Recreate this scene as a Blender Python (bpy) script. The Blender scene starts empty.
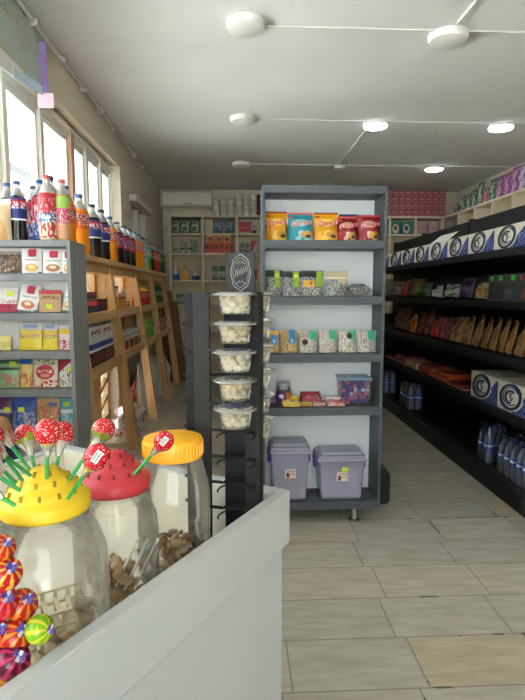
import bpy, math, random
from mathutils import Vector, Matrix, Quaternion
random.seed(7)
SC = bpy.context.scene
COL = SC.collection
PI = math.pi

# ------------------------------------------------------------------ materials
def lin(c):
    out = []
    for v in c[:3]:
        v = v / 255.0
        out.append(v / 12.92 if v <= .04045 else ((v + .055) / 1.055) ** 2.4)
    return (out[0], out[1], out[2], 1.0)
MATS = {}
def bsdf(name):
    m = bpy.data.materials.new(name); m.use_nodes = True
    return m, m.node_tree, m.node_tree.nodes['Principled BSDF']
def mat(name, col=None, rough=.5, metal=0.0, spec=.5, coat=0.0):
    if name in MATS: return MATS[name]
    m, nt, b = bsdf(name)
    b.inputs['Base Color'].default_value = lin(col)
    b.inputs['Roughness'].default_value = rough
    b.inputs['Metallic'].default_value = metal
    b.inputs['Specular IOR Level'].default_value = spec
    b.inputs['Coat Weight'].default_value = coat
    MATS[name] = m
    return m
def emat(name, col, strength):
    m = bpy.data.materials.new(name); m.use_nodes = True
    nt = m.node_tree; nt.nodes.clear()
    e = nt.nodes.new('ShaderNodeEmission'); o = nt.nodes.new('ShaderNodeOutputMaterial')
    e.inputs[0].default_value = lin(col); e.inputs[1].default_value = strength
    nt.links.new(e.outputs[0], o.inputs[0]); MATS[name] = m
    return m
def clearmat(name, tint=(255, 255, 255), milk=.08, milkcol=(235, 232, 225), gloss=.9, rough=.05):
    """thin clear plastic or glass: passes light straight, glossy at grazing angles, a little milky"""
    if name in MATS: return MATS[name]
    m = bpy.data.materials.new(name); m.use_nodes = True
    nt = m.node_tree; nt.nodes.clear(); N = nt.nodes.new; Lk = nt.links.new
    t = N('ShaderNodeBsdfTransparent'); t.inputs[0].default_value = lin(tint)
    d = N('ShaderNodeBsdfPrincipled'); d.inputs['Base Color'].default_value = lin(milkcol); d.inputs['Roughness'].default_value = .35
    g = N('ShaderNodeBsdfGlossy'); g.inputs['Roughness'].default_value = rough
    x1 = N('ShaderNodeMixShader'); x1.inputs[0].default_value = milk
    Lk(t.outputs[0], x1.inputs[1]); Lk(d.outputs[0], x1.inputs[2])
    fr = N('ShaderNodeLayerWeight'); fr.inputs[0].default_value = .35
    mu = N('ShaderNodeMath'); mu.operation = 'MULTIPLY'; mu.inputs[1].default_value = gloss
    Lk(fr.outputs['Fresnel'], mu.inputs[0])
    x2 = N('ShaderNodeMixShader'); Lk(mu.outputs[0], x2.inputs[0]); Lk(x1.outputs[0], x2.inputs[1]); Lk(g.outputs[0], x2.inputs[2])
    o = N('ShaderNodeOutputMaterial'); Lk(x2.outputs[0], o.inputs[0])
    MATS[name] = m
    return m
def paint(name, base, shapes=(), rough=.45, alpha=None, spec=.5):
    """printed surface in the object's own box coordinates (x across, z up, both 0..1)"""
    if name in MATS: return MATS[name]
    m, nt, b = bsdf(name); N = nt.nodes.new; Lk = nt.links.new
    b.inputs['Roughness'].default_value = rough
    b.inputs['Specular IOR Level'].default_value = spec
    tc = N('ShaderNodeTexCoord'); sp = N('ShaderNodeSeparateXYZ'); Lk(tc.outputs['Generated'], sp.inputs[0])
    X, Y, Z = sp.outputs[0], sp.outputs[1], sp.outputs[2]
    def M(op, a, bb, c=None):
        n = N('ShaderNodeMath'); n.operation = op
        for i, v in enumerate((a, bb)):
            if v is None: continue
            if isinstance(v, (int, float)): n.inputs[i].default_value = v
            else: Lk(v, n.inputs[i])
        return n.outputs[0]
    cur = None
    rgb = N('ShaderNodeRGB'); rgb.outputs[0].default_value = lin(base); cur = rgb.outputs[0]
    for s in shapes:
        k = s[0]; col = s[-1]
        if k == 'r':
            _, x0, x1, z0, z1, col = s
            fx = M('LESS_THAN', M('ABSOLUTE', M('SUBTRACT', X, (x0 + x1) / 2), None), (x1 - x0) / 2)
            fz = M('LESS_THAN', M('ABSOLUTE', M('SUBTRACT', Z, (z0 + z1) / 2), None), (z1 - z0) / 2)
            f = M('MULTIPLY', fx, fz)
        elif k == 'z':
            _, z0, z1, col = s
            f = M('LESS_THAN', M('ABSOLUTE', M('SUBTRACT', Z, (z0 + z1) / 2), None), (z1 - z0) / 2)
        elif k == 'e':
            _, cx, cz, rx, rz, col = s
            a = M('DIVIDE', M('SUBTRACT', X, cx), rx); c = M('DIVIDE', M('SUBTRACT', Z, cz), rz)
            f = M('LESS_THAN', M('ADD', M('MULTIPLY', a, a), M('MULTIPLY', c, c)), 1.0)
        elif k == 'tri':   # lower right corner: z < a*x + b
            _, a_, b_, col = s
            f = M('LESS_THAN', Z, M('ADD', M('MULTIPLY', X, a_), b_))
        elif k in ('n', 'v', 'nr'):
            if k == 'nr': _, sc, th, x0, x1, z0, z1, col = s
            else: _, sc, th, col = s
            if k == 'v':
                t = N('ShaderNodeTexVoronoi'); t.inputs['Scale'].default_value = sc; Lk(tc.outputs['Generated'], t.inputs['Vector'])
                f = M('LESS_THAN', t.outputs['Distance'], th)
            else:
                t = N('ShaderNodeTexNoise'); t.inputs['Scale'].default_value = sc; t.inputs['Detail'].default_value = 2; Lk(tc.outputs['Generated'], t.inputs['Vector'])
                f = M('GREATER_THAN', t.outputs['Fac'], th)
            if k == 'nr':
                fx = M('LESS_THAN', M('ABSOLUTE', M('SUBTRACT', X, (x0 + x1) / 2), None), (x1 - x0) / 2)
                fz = M('LESS_THAN', M('ABSOLUTE', M('SUBTRACT', Z, (z0 + z1) / 2), None), (z1 - z0) / 2)
                f = M('MULTIPLY', f, M('MULTIPLY', fx, fz))
        elif k == 'mer':   # meridian stripes around the local z axis
            _, cnt, th, col = s
            ang = M('ARCTAN2', M('SUBTRACT', Y, .5), M('SUBTRACT', X, .5))
            f = M('GREATER_THAN', M('SINE', M('ADD', M('MULTIPLY', ang, cnt), M('MULTIPLY', Z, 2.5)), None), th)
        mx = N('ShaderNodeMix'); mx.data_type = 'RGBA'
        Lk(f, mx.inputs[0]); Lk(cur, mx.inputs[6]); mx.inputs[7].default_value = lin(col)
        cur = mx.outputs[2]
    Lk(cur, b.inputs['Base Color'])
    if alpha is not None: b.inputs['Alpha'].default_value = alpha
    MATS[name] = m
    return m
def noisy(name, c1, c2, scale=(4, 4, 4), rough=.6, detail=4, bump=0.0, lo=.35, hi=.65, spec=.4):
    """two-tone noise in object coordinates (wood grain, plaster, cloth)"""
    if name in MATS: return MATS[name]
    m, nt, b = bsdf(name); N = nt.nodes.new; Lk = nt.links.new
    tc = N('ShaderNodeTexCoord'); mp = N('ShaderNodeMapping'); mp.inputs['Scale'].default_value = scale
    Lk(tc.outputs['Object'], mp.inputs[0])
    t = N('ShaderNodeTexNoise'); t.inputs['Scale'].default_value = 1; t.inputs['Detail'].default_value = detail; Lk(mp.outputs[0], t.inputs['Vector'])
    r = N('ShaderNodeValToRGB'); r.color_ramp.elements[0].position = lo; r.color_ramp.elements[1].position = hi
    r.color_ramp.elements[0].color = lin(c1); r.color_ramp.elements[1].color = lin(c2)
    Lk(t.outputs['Fac'], r.inputs[0]); Lk(r.outputs[0], b.inputs['Base Color'])
    b.inputs['Roughness'].default_value = rough; b.inputs['Specular IOR Level'].default_value = spec
    if bump:
        bp = N('ShaderNodeBump'); bp.inputs['Strength'].default_value = bump; bp.inputs['Distance'].default_value = .01
        Lk(t.outputs['Fac'], bp.inputs['Height']); Lk(bp.outputs[0], b.inputs['Normal'])
    MATS[name] = m
    return m

# ------------------------------------------------------------------ mesh builder
class MB:
    def __init__(s): s.v = []; s.f = []; s.mi = []; s.sm = []
    def add(s, vs, fs, mi=0, sm=False):
        b = len(s.v); s.v += [tuple(p) for p in vs]
        for f in fs: s.f.append(tuple(b + i for i in f)); s.mi.append(mi); s.sm.append(sm)
        return s
    def box(s, x0, x1, y0, y1, z0, z1, mi=0):
        return s.hexa([(x0, y0, z0), (x1, y0, z0), (x1, y1, z0), (x0, y1, z0), (x0, y0, z1), (x1, y0, z1), (x1, y1, z1), (x0, y1, z1)], mi)
    def hexa(s, p, mi=0):
        return s.add(p, [(0, 3, 2, 1), (4, 5, 6, 7), (0, 1, 5, 4), (1, 2, 6, 5), (2, 3, 7, 6), (3, 0, 4, 7)], mi)
    def beam(s, a, b, w, d, mi=0, up=(0, 0, 1)):
        a = Vector(a); b = Vector(b); ax = (b - a).normalized(); u = Vector(up)
        if abs(ax.dot(u)) > .99: u = Vector((0, 1, 0))
        sx = ax.cross(u).normalized() * w / 2; sy = sx.cross(ax).normalized() * d / 2
        return s.hexa([a - sx - sy, a + sx - sy, a + sx + sy, a - sx + sy, b - sx - sy, b + sx - sy, b + sx + sy, b - sx + sy], mi)
    def lathe(s, prof, seg=16, c=(0, 0, 0), mi=0, sm=True, sq=None, cap=True):
        vs = []; fs = []; n = len(prof)
        for (r, z) in prof:
            for k in range(seg):
                a = 2 * PI * k / seg; ca, sa = math.cos(a), math.sin(a)
                if sq:
                    q = (abs(ca) ** sq + abs(sa) ** sq) ** (-1 / sq); ca *= q; sa *= q
                vs.append((c[0] + r * ca, c[1] + r * sa, c[2] + z))
        for i in range(n - 1):
            for k in range(seg):
                k2 = (k + 1) % seg
                fs.append((i * seg + k, i * seg + k2, (i + 1) * seg + k2, (i + 1) * seg + k))
        if cap:
            if prof[0][0] > 1e-5: fs.append(tuple(range(seg - 1, -1, -1)))
            if prof[-1][0] > 1e-5: fs.append(tuple((n - 1) * seg + k for k in range(seg)))
        return s.add(vs, fs, mi, sm)
    def ball(s, c, r, seg=12, rings=8, mi=0, sz=1.0):
        prof = [(max(1e-4, r * math.sin(PI * i / rings)), -r * sz * math.cos(PI * i / rings)) for i in range(rings + 1)]
        return s.lathe(prof, seg, c, mi, cap=True)
    def tube(s, pts, r, seg=8, mi=0, r2=None, cap=True):
        pts = [Vector(p) for p in pts]; n = len(pts); vs = []; fs = []
        prev = None
        for i, p in enumerate(pts):
            d = (pts[min(i + 1, n - 1)] - pts[max(i - 1, 0)]).normalized()
            if prev is None:
                u = Vector((0, 0, 1)) if abs(d.z) < .9 else Vector((1, 0, 0))
                a = d.cross(u).normalized()
            else:
                a = (prev - d * prev.dot(d)).normalized()
            prev = a; b2 = d.cross(a)
            rr = r if r2 is None else r + (r2 - r) * i / (n - 1)
            for k in range(seg):
                t = 2 * PI * k / seg
                vs.append(p + a * math.cos(t) * rr + b2 * math.sin(t) * rr)
        for i in range(n - 1):
            for k in range(seg):
                k2 = (k + 1) % seg
                fs.append((i * seg + k, i * seg + k2, (i + 1) * seg + k2, (i + 1) * seg + k))
        if cap:
            fs.append(tuple(range(seg - 1, -1, -1))); fs.append(tuple((n - 1) * seg + k for k in range(seg)))
        return s.add(vs, fs, mi, True)
    def mesh(s, name, mats):
        me = bpy.data.meshes.new(name); me.from_pydata(s.v, [], s.f)
        me.polygons.foreach_set('material_index', s.mi); me.polygons.foreach_set('use_smooth', s.sm)
        for m in (mats if isinstance(mats, (list, tuple)) else [mats]): me.materials.append(m)
        import bmesh
        bm = bmesh.new(); bm.from_mesh(me); bmesh.ops.recalc_face_normals(bm, faces=bm.faces); bm.to_mesh(me); bm.free()
        me.set_sharp_from_angle(angle=math.radians(42)); me.update()
        return me
    def build(s, name, mats, parent=None, loc=None, rot=None, bevel=0):
        o = bpy.data.objects.new(name, s.mesh(name, mats)); COL.objects.link(o)
        if parent: o.parent = parent
        if loc: o.location = loc
        if rot: o.rotation_euler = rot
        if bevel:
            md = o.modifiers.new('edge', 'BEVEL'); md.width = bevel; md.segments = 2; md.limit_method = 'ANGLE'
        return o
def tag(o, label=None, cat=None, group=None, kind=None):
    if label: o['label'] = label
    if cat: o['category'] = cat
    if group: o['group'] = group
    if kind: o['kind'] = kind
    return o
def thing(name, label, cat, loc=(0, 0, 0), rz=0, group=None, tilt=0):
    o = bpy.data.objects.new(name, None); COL.objects.link(o); o.empty_display_size = .05
    o.location = loc; o.rotation_euler = (tilt, 0, rz)
    return tag(o, label, cat, group)
def dup(root, loc, label, rz=None, group=None):
    r = root.copy(); COL.objects.link(r); r.location = loc
    if rz is not None: r.rotation_euler[2] = rz
    if label: r['label'] = label
    if group: r['group'] = group
    for ch in list(root.children):
        c = ch.copy(); COL.objects.link(c); c.parent = r
        for g in list(ch.children):
            d = g.copy(); COL.objects.link(d); d.parent = c
    return r
def struct(mb, name, m, **k):
    return tag(mb.build(name, m, **k), kind='structure')
def text(name, s, size, m, parent, loc, rot=(PI / 2, 0, 0), wide=1.0, ext=.0006, shear=0.0):
    cu = bpy.data.curves.new('t', 'FONT'); cu.body = s; cu.size = size; cu.align_x = 'CENTER'; cu.align_y = 'CENTER'
    cu.extrude = ext; cu.shear = shear; cu.resolution_u = 2; cu.offset = size * .012
    t = bpy.data.objects.new('t', cu); COL.objects.link(t)
    bpy.context.view_layer.update()
    me = bpy.data.meshes.new_from_object(t.evaluated_get(bpy.context.evaluated_depsgraph_get()))
    bpy.data.objects.remove(t); bpy.data.curves.remove(cu)
    for v in me.vertices: v.co.x *= wide
    me.materials.clear(); me.materials.append(m)
    o = bpy.data.objects.new(name, me); COL.objects.link(o); o.parent = parent; o.location = loc; o.rotation_euler = rot
    return o

# ------------------------------------------------------------------ shared package shapes (front faces local -y, base z=0)
def pouch_mb(w, h, t, crimp=.07, wob=.35, seed=0, nx=10, nz=12, flatbase=True):
    rnd = random.Random(seed); ph = [rnd.uniform(0, 6) for _ in range(4)]
    mb = MB(); vs = []; fs = []
    def prof(u, v):
        a = max(0, 1 - abs(2 * u - 1) ** 2.6)
        if v > 1 - crimp: b = .04
        else:
            q = v / (1 - crimp)
            b = (min(1, (1 - q) * 2.6) ** .7) * (1 if flatbase else min(1, q * 4 + .1) ** .6)
        return .5 * t * (.06 + a * b * (1 + wob * .35 * math.sin(5 * u + 7 * v + ph[0]) + wob * .25 * math.sin(11 * v - 6 * u + ph[1])))
    for side in (-1, 1):
        for j in range(nz + 1):
            v = j / nz
            for i in range(nx + 1):
                u = i / nx
                pinch = 1 - .05 * math.sin(PI * min(1, v / .9)) * (abs(2 * u - 1))
                vs.append(((u - .5) * w * pinch, side * prof(u, v), v * h))
    n = (nx + 1) * (nz + 1)
    for j in range(nz):
        for i in range(nx):
            a = j * (nx + 1) + i
            fs.append((a, a + 1, a + nx + 2, a + nx + 1)); fs.append((n + a + 1, n + a, n + a + nx + 1, n + a + nx + 2))
    for j in range(nz):
        a = j * (nx + 1); b = a + nx
        fs.append((a, a + nx + 1, n + a + nx + 1, n + a)); fs.append((b + nx + 1, b, n + b, n + b + nx + 1))
    for i in range(nx):
        fs.append((i + 1, i, n + i, n + i + 1)); a = nz * (nx + 1) + i
        fs.append((a, a + 1, n + a + 1, n + a))
    return mb.add(vs, fs, 0, True)
def carton_mb(w, d, h):
    return MB().box(-w / 2, w / 2, -d / 2, d / 2, 0, h)
def pouch(name, label, cat, group, loc, w, h, t, m, rz=0, tilt=0, seed=0, **k):
    o = pouch_mb(w, h, t, seed=seed, **k).build(name, m)
    o.location = (loc[0], loc[1], loc[2] + abs(math.sin(tilt)) * t * .5 + .001); o.rotation_euler = (tilt, 0, rz)
    return tag(o, label, cat, group)
def boxpack(name, label, cat, group, loc, w, d, h, m, rz=0, bevel=.002):
    o = carton_mb(w, d, h).build(name, m, bevel=bevel); o.location = (loc[0], loc[1], loc[2] + .001); o.rotation_euler = (0, 0, rz)
    return tag(o, label, cat, group)
def price_tag(parent, x, z, w, h, y, col=(214, 222, 60)):
    c = MB().box(-w / 2, w / 2, -.0008, .0008, -h / 2, h / 2).build('price_tag', mat('price_tag_' + str(col), col, .6), parent, (x, y, z))
    return tag(c, 'lime price tag' if col[0] < 230 else 'yellow price tag')

# bottle: body + label sleeve + cap
def bottle_parts(root, w, h, liquid, label, cap, waist=True, fill=.74, lab=(.38, .70), topcol=None):
    r = w / 2
    neck = .026 / 2
    body = [(r * .80, 0), (r * .97, h * .02), (r, h * .10), (r * (.90 if waist else 1), h * .27), (r, h * .40), (r, h * .62), (r * .92, h * .70), (r * .66, h * .79), (max(neck, r * .36), h * .88)]
    MB().lathe(body, 16).build('body', liquid, root)
    top = [(r * .935, h * .69), (r * .67, h * .79), (max(neck, r * .37), h * .885), (max(neck, r * .34), h * .945)]
    MB().lathe(top, 16).build('neck', topcol or clearmat('bottle clear', (240, 245, 245), .45, (232, 234, 230)), root)
    MB().lathe([(r * 1.012, h * lab[0]), (r * 1.02, h * (lab[0] + .02)), (r * 1.02, h * (lab[1] - .07)), (r * .965, h * lab[1])], 16, cap=False).build('label_sleeve', label, root)
    cr = max(neck, r * .36) * 1.12
    MB().lathe([(cr, h * .94), (cr, h * .99), (cr * .85, h)], 16).build('cap', cap, root)
    return root
def bottle(label, group, loc, w, h, liquid, slv, cap, rz=0, **k):
    t = thing('soda_bottle', label, 'bottle', loc, rz, group)
    bottle_parts(t, w, h, liquid, slv, cap, **k)
    return t

EXPO = 1.28
T = {'BACK': [('box', -0.91, 8.2, 2.165, 0.121, 0.22, 'bkGreen', 'dark green pack, left of three in the top left cubby'),
          ('box', -0.767, 8.2, 2.165, 0.136, 0.22, 'bkGreen', 'dark green pack, middle of three in the top left cubby'),
          ('box', -0.624, 8.2, 2.165, 0.136, 0.221, 'bkGreen', 'dark green pack, right of three in the top left cubby'),
          ('box', -0.283, 8.2, 2.165, 0.152, 0.208, 'bkGrey', 'grey blue pack, left of two in the top cubby'),
          ('box', -0.112, 8.2, 2.165, 0.144, 0.21, 'bkGrey', 'grey blue pack, right of two in the top cubby'),
          ('box', 0.128, 8.2, 2.165, 0.183, 0.212, 'bkRed', 'red tin with white lid in the top cubby beside the grey unit'),
          ('box', 0.268, 8.2, 2.165, 0.069, 0.183, 'bkPanda', 'white pack with dark base beside the red tin'),
          ('bot', -0.928, 8.2, 1.865, 0.053, 0.192, 'bkWhite', 'small pale bottle at the left of the second cubby row'),
          ('bot', -0.828, 8.2, 1.865, 0.069, 0.297, 'bkWhite', 'tall white bottle, left of two in the second cubby row'),
          ('bot', -0.718, 8.2, 1.865, 0.075, 0.313, 'bkWhite', 'tall white bottle, right of two in the second cubby row'),
          ('box', -0.636, 8.2, 1.865, 0.046, 0.193, 'bkTeal', 'teal green pack beside the tall white bottles'),
          ('box', -0.452, 8.2, 1.865, 0.069, 0.156, 'bkOr', 'orange red box in the lower row of six boxes'),
          ('box', -0.378, 8.2, 1.865, 0.069, 0.156, 'bkOr', 'orange red box in the lower row of six boxes'),
          ('box', -0.306, 8.2, 1.865, 0.069, 0.157, 'bkOr', 'orange red box in the lower row of six boxes'),
          ('box', -0.232, 8.2, 1.865, 0.069, 0.157, 'bkOr', 'orange red box in the lower row of six boxes'),
          ('box', -0.159, 8.2, 1.865, 0.068, 0.157, 'bkOr', 'orange red box in the lower row of six boxes'),
          ('box', -0.085, 8.2, 1.865, 0.069, 0.158, 'bkOr', 'orange red box in the lower row of six boxes'),
          ('box', 0.08, 8.2, 1.865, 0.077, 0.166, 'bkBW', 'black and white pack, left of two in the cubby'),
          ('box', 0.164, 8.2, 1.865, 0.077, 0.167, 'bkBW', 'black and white pack, right of two in the cubby'),
          ('box', 0.265, 8.2, 1.865, 0.092, 0.197, 'bkRW', 'red and white box beside the black and white packs'),
          ('bot', -0.93, 8.2, 1.465, 0.091, 0.215, 'bkBlue', 'white and blue bottle left of the yellow cone pack'),
          ('cone', -0.793, 8.2, 1.465, 0.152, 0.246, 'bkYel', 'yellow cone shaped pack between two white and blue bottles'),
          ('bot', -0.63, 8.2, 1.465, 0.115, 0.155, 'bkBlue', 'white and blue bottle right of the yellow cone pack'),
          ('box', -0.336, 8.2, 1.465, 0.091, 0.217, 'bkGW', 'green and white box, left of two in the middle cubby'),
          ('box', -0.228, 8.2, 1.465, 0.092, 0.217, 'bkGW', 'green and white box, right of two in the middle cubby'),
          ('box', 0.279, 8.2, 1.465, 0.062, 0.157, 'bkOr', 'single orange box beside the grey unit in the third row'),
          ('box', -0.869, 8.2, 1.105, 0.137, 0.149, 'bkGW', 'green and white pack in the fourth cubby row'),
          ('box', -0.399, 8.2, 2.009, 0.125, 0.13, 'bkYO', 'yellow orange box standing on the row of six orange boxes'),
          ('box', -0.274, 8.2, 2.009, 0.125, 0.13, 'bkYO', 'yellow orange box standing on the row of six orange boxes'),
          ('box', -0.149, 8.2, 2.009, 0.125, 0.13, 'bkYO', 'yellow orange box standing on the row of six orange boxes')],
 'CENTRAL': [('chips', 0.211, 2.88, 1.568, 0.118, 0.153, 'chipY', 'yellow chips bag at the left end of the top shelf of the grey unit'),
             ('chips', 0.344, 2.88, 1.568, 0.135, 0.147, 'chipT', 'teal chips bag on the top shelf of the grey unit'),
             ('chips', 0.484, 2.88, 1.568, 0.13, 0.149, 'chipY', 'yellow chips bag between the teal bag and a dark red bag'),
             ('chips', 0.599, 2.88, 1.568, 0.104, 0.129, 'chipR', 'smaller dark red chips bag with navy bag behind it'),
             ('chips', 0.72, 2.88, 1.568, 0.123, 0.139, 'chipR', 'larger dark red chips bag at the right end of the top shelf'),
             ('pouch', 0.627, 2.9699999999999998, 1.568, 0.116, 0.155, 'navy', 'navy chips bag hidden behind the smaller dark red bag'),
             ('seed', 0.2, 2.88, 1.271, 0.09, 0.137, 'seedG', 'black and white seed bag with lime stripe, leftmost of the three on the second shelf'),
             ('seed', 0.3, 2.88, 1.271, 0.103, 0.132, 'seedG', 'black and white seed bag with lime stripe, middle of the three on the second shelf'),
             ('seed', 0.412, 2.88, 1.271, 0.115, 0.135, 'seedGY', 'black and white seed bag with lime stripe and yellow price tag'),
             ('seed', 0.545, 2.88, 1.271, 0.124, 0.132, 'seedB', 'black and white seed bag with its beige top folded over'),
             ('lying', 0.675, 2.88, 1.271, 0.122, 0.045, 'seedL', 'black and white seed bag lying flat at the right of the second shelf'),
             ('seed', 0.196, 2.88, 0.958, 0.071, 0.118, 'sunB', 'beige seed bag with blue badge and a yellow strip across its top'),
             ('seed', 0.286, 2.88, 0.958, 0.097, 0.123, 'sunB2', 'speckled beige seed bag with tall blue band on the third shelf'),
             ('seed', 0.393, 2.88, 0.958, 0.1, 0.12, 'sunG1', 'white seed bag with green corner and low black round badge'),
             ('seed', 0.503, 2.88, 0.958, 0.097, 0.12, 'sunG', 'white seed bag with green corner, left neighbour of the bag with high black badge'),
             ('seed', 0.614, 2.88, 0.958, 0.098, 0.119, 'sunG2', 'white seed bag with black round badge on its green corner'),
             ('seed', 0.722, 2.88, 0.958, 0.106, 0.119, 'sunG', 'white seed bag with green corner at the right end of the third shelf'),
             ('box', 0.185, 2.9099999999999997, 0.663, 0.062, 0.043, 'purpleB', 'small purple box at the left end of the fourth shelf'),
             ('tub', 0.262, 2.94, 0.663, 0.083, 0.123, 'purpleT', 'clear tub with purple label behind the yellow tray'),
             ('tray', 0.297, 2.88, 0.663, 0.098, 0.045, 'yelTray', 'yellow display tray in front of the purple labelled tub'),
             ('traybox', 0.418, 2.94, 0.663, 0.115, 0.058, 'redTray', 'crimson open display box on the fourth shelf'),
             ('box', 0.38, 2.875, 0.663, 0.071, 0.02, 'multi1', 'low yellow and red snack box in front of the crimson display box'),
             ('box', 0.454, 2.875, 0.663, 0.07, 0.016, 'multi2', 'low white and red snack box beside the red and white tray'),
             ('tray', 0.546, 2.88, 0.663, 0.102, 0.037, 'whiteTray', 'red and white display tray beside the clear candy tub'),
             ('candytub', 0.67, 2.94, 0.663, 0.173, 0.154, 'candyTub', 'clear tub of blue and purple candies with pale blue lid'),
             ('bin', 0.291, 2.86, 0.125, 0.222, 0.334, 'bin1', 'tall translucent lilac storage bin with one paper sticker on the bottom shelf'),
             ('bin', 0.582, 2.86, 0.125, 0.273, 0.278, 'bin2', 'lower translucent lilac storage bin with lime and paper stickers on the bottom shelf')],
 'CHOC': [(5.802, 0.313, 0.03, 'cRed', 'flat dark red chocolate box at the far end of the lower shelf'),
          (5.421, 0.376, 0.05, 'cRed', 'flat dark red chocolate box with white edge, second from the far end'), (5.038, 0.326, 0.06, 'cCream', 'cream edged flat box left of the orange box'),
          (4.674, 0.319, 0.055, 'cOrange', 'flat orange box in the chocolate box row'), (4.316, 0.349, 0.04, 'cOrange', 'wide flat orange box right of the other orange one'),
          (3.974, 0.297, 0.035, 'cRed', 'flat red box with white label beside the lower cartons')],
 'GOND': [('bag', 1.74, 6.15, 1.235, 0.378, 0.193, 'rOlive', 'pale olive snack bag at the far end of the snack bag row'),
          ('bag', 1.74, 5.771, 1.235, 0.296, 0.153, 'rLilac', 'dusty lilac snack bag beside the red one'),
          ('bag', 1.74, 5.465, 1.235, 0.282, 0.164, 'rRed', 'red snack bag in the dark wall shelf row'),
          ('bag', 1.74, 5.154, 1.235, 0.311, 0.173, 'rGreen', 'green snack bag with red spots beside the red bag'),
          ('bag', 1.74, 4.868, 1.235, 0.226, 0.13, 'rDark', 'dark green snack bag left of the white pack'),
          ('bag', 1.74, 4.554, 1.235, 0.349, 0.1, 'rWhite', 'white pack with black clasp picture on the dark shelf'),
          ('bag', 1.74, 4.226, 1.235, 0.221, 0.105, 'rWG', 'white and green bag right of the white pack'),
          ('bag', 1.74, 3.981, 1.235, 0.259, 0.149, 'rPurp', 'dark purple bag leaning beside the yellow bags'),
          ('bag', 1.74, 3.795, 1.235, 0.09, 0.101, 'rYel', 'leftmost yellow bag of three beside the display box'),
          ('bag', 1.74, 3.698, 1.235, 0.093, 0.115, 'rYel', 'middle yellow bag of three beside the display box'),
          ('bag', 1.74, 3.593, 1.235, 0.103, 0.117, 'rYel', 'right yellow bag of three touching the display box'),
          ('bag', 1.74, 5.634, 0.885, 0.213, 0.221, 'rBrown', 'brown pink pack at the far end of the biscuit row'),
          ('bag', 1.74, 5.435, 0.885, 0.149, 0.228, 'rBrown', 'second brown pink pack from the far end of the biscuit row'),
          ('bag', 1.74, 5.18, 0.885, 0.317, 0.177, 'rOrange', 'orange and yellow pack in the biscuit row'),
          ('bag', 1.74, 4.922, 0.885, 0.177, 0.208, 'rDkRed', 'dark red pack right of the orange and yellow pack'),
          ('bag', 1.74, 4.753, 0.885, 0.14, 0.251, 'rBrown', 'taller brown pink pack left of the bright red pack'),
          ('bag', 1.74, 4.576, 0.885, 0.177, 0.187, 'rRed', 'bright red pack in the biscuit row'),
          ('bag', 1.74, 4.425, 0.885, 0.1, 0.185, 'rMag', 'first purple pink pack right of the bright red pack'),
          ('bag', 1.74, 4.306, 0.885, 0.115, 0.191, 'rMag', 'second purple pink pack right of the bright red pack'),
          ('bag', 1.74, 4.184, 0.885, 0.11, 0.198, 'rTan', 'tan biscuit pack beside the purple pink packs'),
          ('bag', 1.74, 4.059, 0.885, 0.122, 0.204, 'rTan', 'tan biscuit pack, second after the purple pink packs'),
          ('bag', 1.74, 3.924, 0.885, 0.131, 0.219, 'rTan', 'tan biscuit pack, third after the purple pink packs'),
          ('bagL', 1.74, 3.777, 0.885, 0.13, 0.226, 'rTan', 'leaning tan biscuit pack, fourth after the purple pink packs'),
          ('bagL', 1.74, 3.642, 0.885, 0.106, 0.218, 'rTan', 'leaning tan biscuit pack, fifth after the purple pink packs'),
          ('bagL', 1.74, 3.524, 0.885, 0.099, 0.224, 'rTan', 'leaning tan biscuit pack, sixth after the purple pink packs'),
          ('bagL', 1.74, 3.41, 0.885, 0.087, 0.224, 'rTan', 'leaning tan biscuit pack, seventh after the purple pink packs'),
          ('bagL', 1.74, 3.309, 0.885, 0.088, 0.216, 'rTan', 'leaning tan biscuit pack, eighth after the purple pink packs'),
          ('bagL', 1.74, 3.186, 0.885, 0.105, 0.205, 'rTan', 'leaning tan biscuit pack nearest the picture edge')],
 'GREY': [('pouch', -0.947, 2.25, 1.371, 0.088, 0.089, 'mushroom', 'clear bag of dark dried slices at the left end of the top packet shelf'),
          ('pouch', -0.853, 2.25, 1.371, 0.081, 0.102, 'soupA', 'white soup packet with red badge over an orange cake on the top packet shelf'),
          ('pouch', -0.766, 2.25, 1.371, 0.085, 0.096, 'soupB', 'white soup packet with red badge over a brown nut on the top packet shelf'),
          ('pouch', -0.7, 2.25, 1.371, 0.033, 0.094, 'soupC', 'white soup packet with red badge half hidden by the frame of the top packet shelf'),
          ('pouch', -0.964, 2.25, 1.21, 0.088, 0.098, 'berry', 'white and crimson packet with yellow price tag at the left of the second packet shelf'),
          ('pouchL', -0.881, 2.25, 1.21, 0.09, 0.107, 'soupD', 'leaning white packet with red badge on the second packet shelf'),
          ('pouch', -0.786, 2.25, 1.21, 0.09, 0.09, 'kraft', 'red topped kraft packet with yellow price tag on the second packet shelf'),
          ('pouchL', -0.712, 2.25, 1.21, 0.043, 0.102, 'soupE', 'leaning white packet with red badge at the right end of the second packet shelf'),
          ('pouch', -0.994, 2.25, 1.05, 0.074, 0.058, 'yelA', 'low pale yellow packet at the left of the third packet shelf'),
          ('pouch', -0.874, 2.25, 1.05, 0.095, 0.113, 'yelB', 'yellow packet with pale blue top standing left on the third packet shelf'),
          ('pouch', -0.792, 2.25, 1.05, 0.062, 0.11, 'yelC', 'yellow packet with pale blue top squeezed beside the white sachet, third packet shelf'),
          ('pouch', -0.727, 2.25, 1.05, 0.06, 0.103, 'whiteR', 'white sachet with yellow top and red print on the third packet shelf'),
          ('pouch', -0.972, 2.25, 0.89, 0.088, 0.116, 'grnA', 'green soup packet with lime price tag on the fourth packet shelf'),
          ('pouch', -0.899, 2.25, 0.89, 0.053, 0.12, 'bluY', 'narrow yellow packet with blue top on the fourth packet shelf'),
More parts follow.
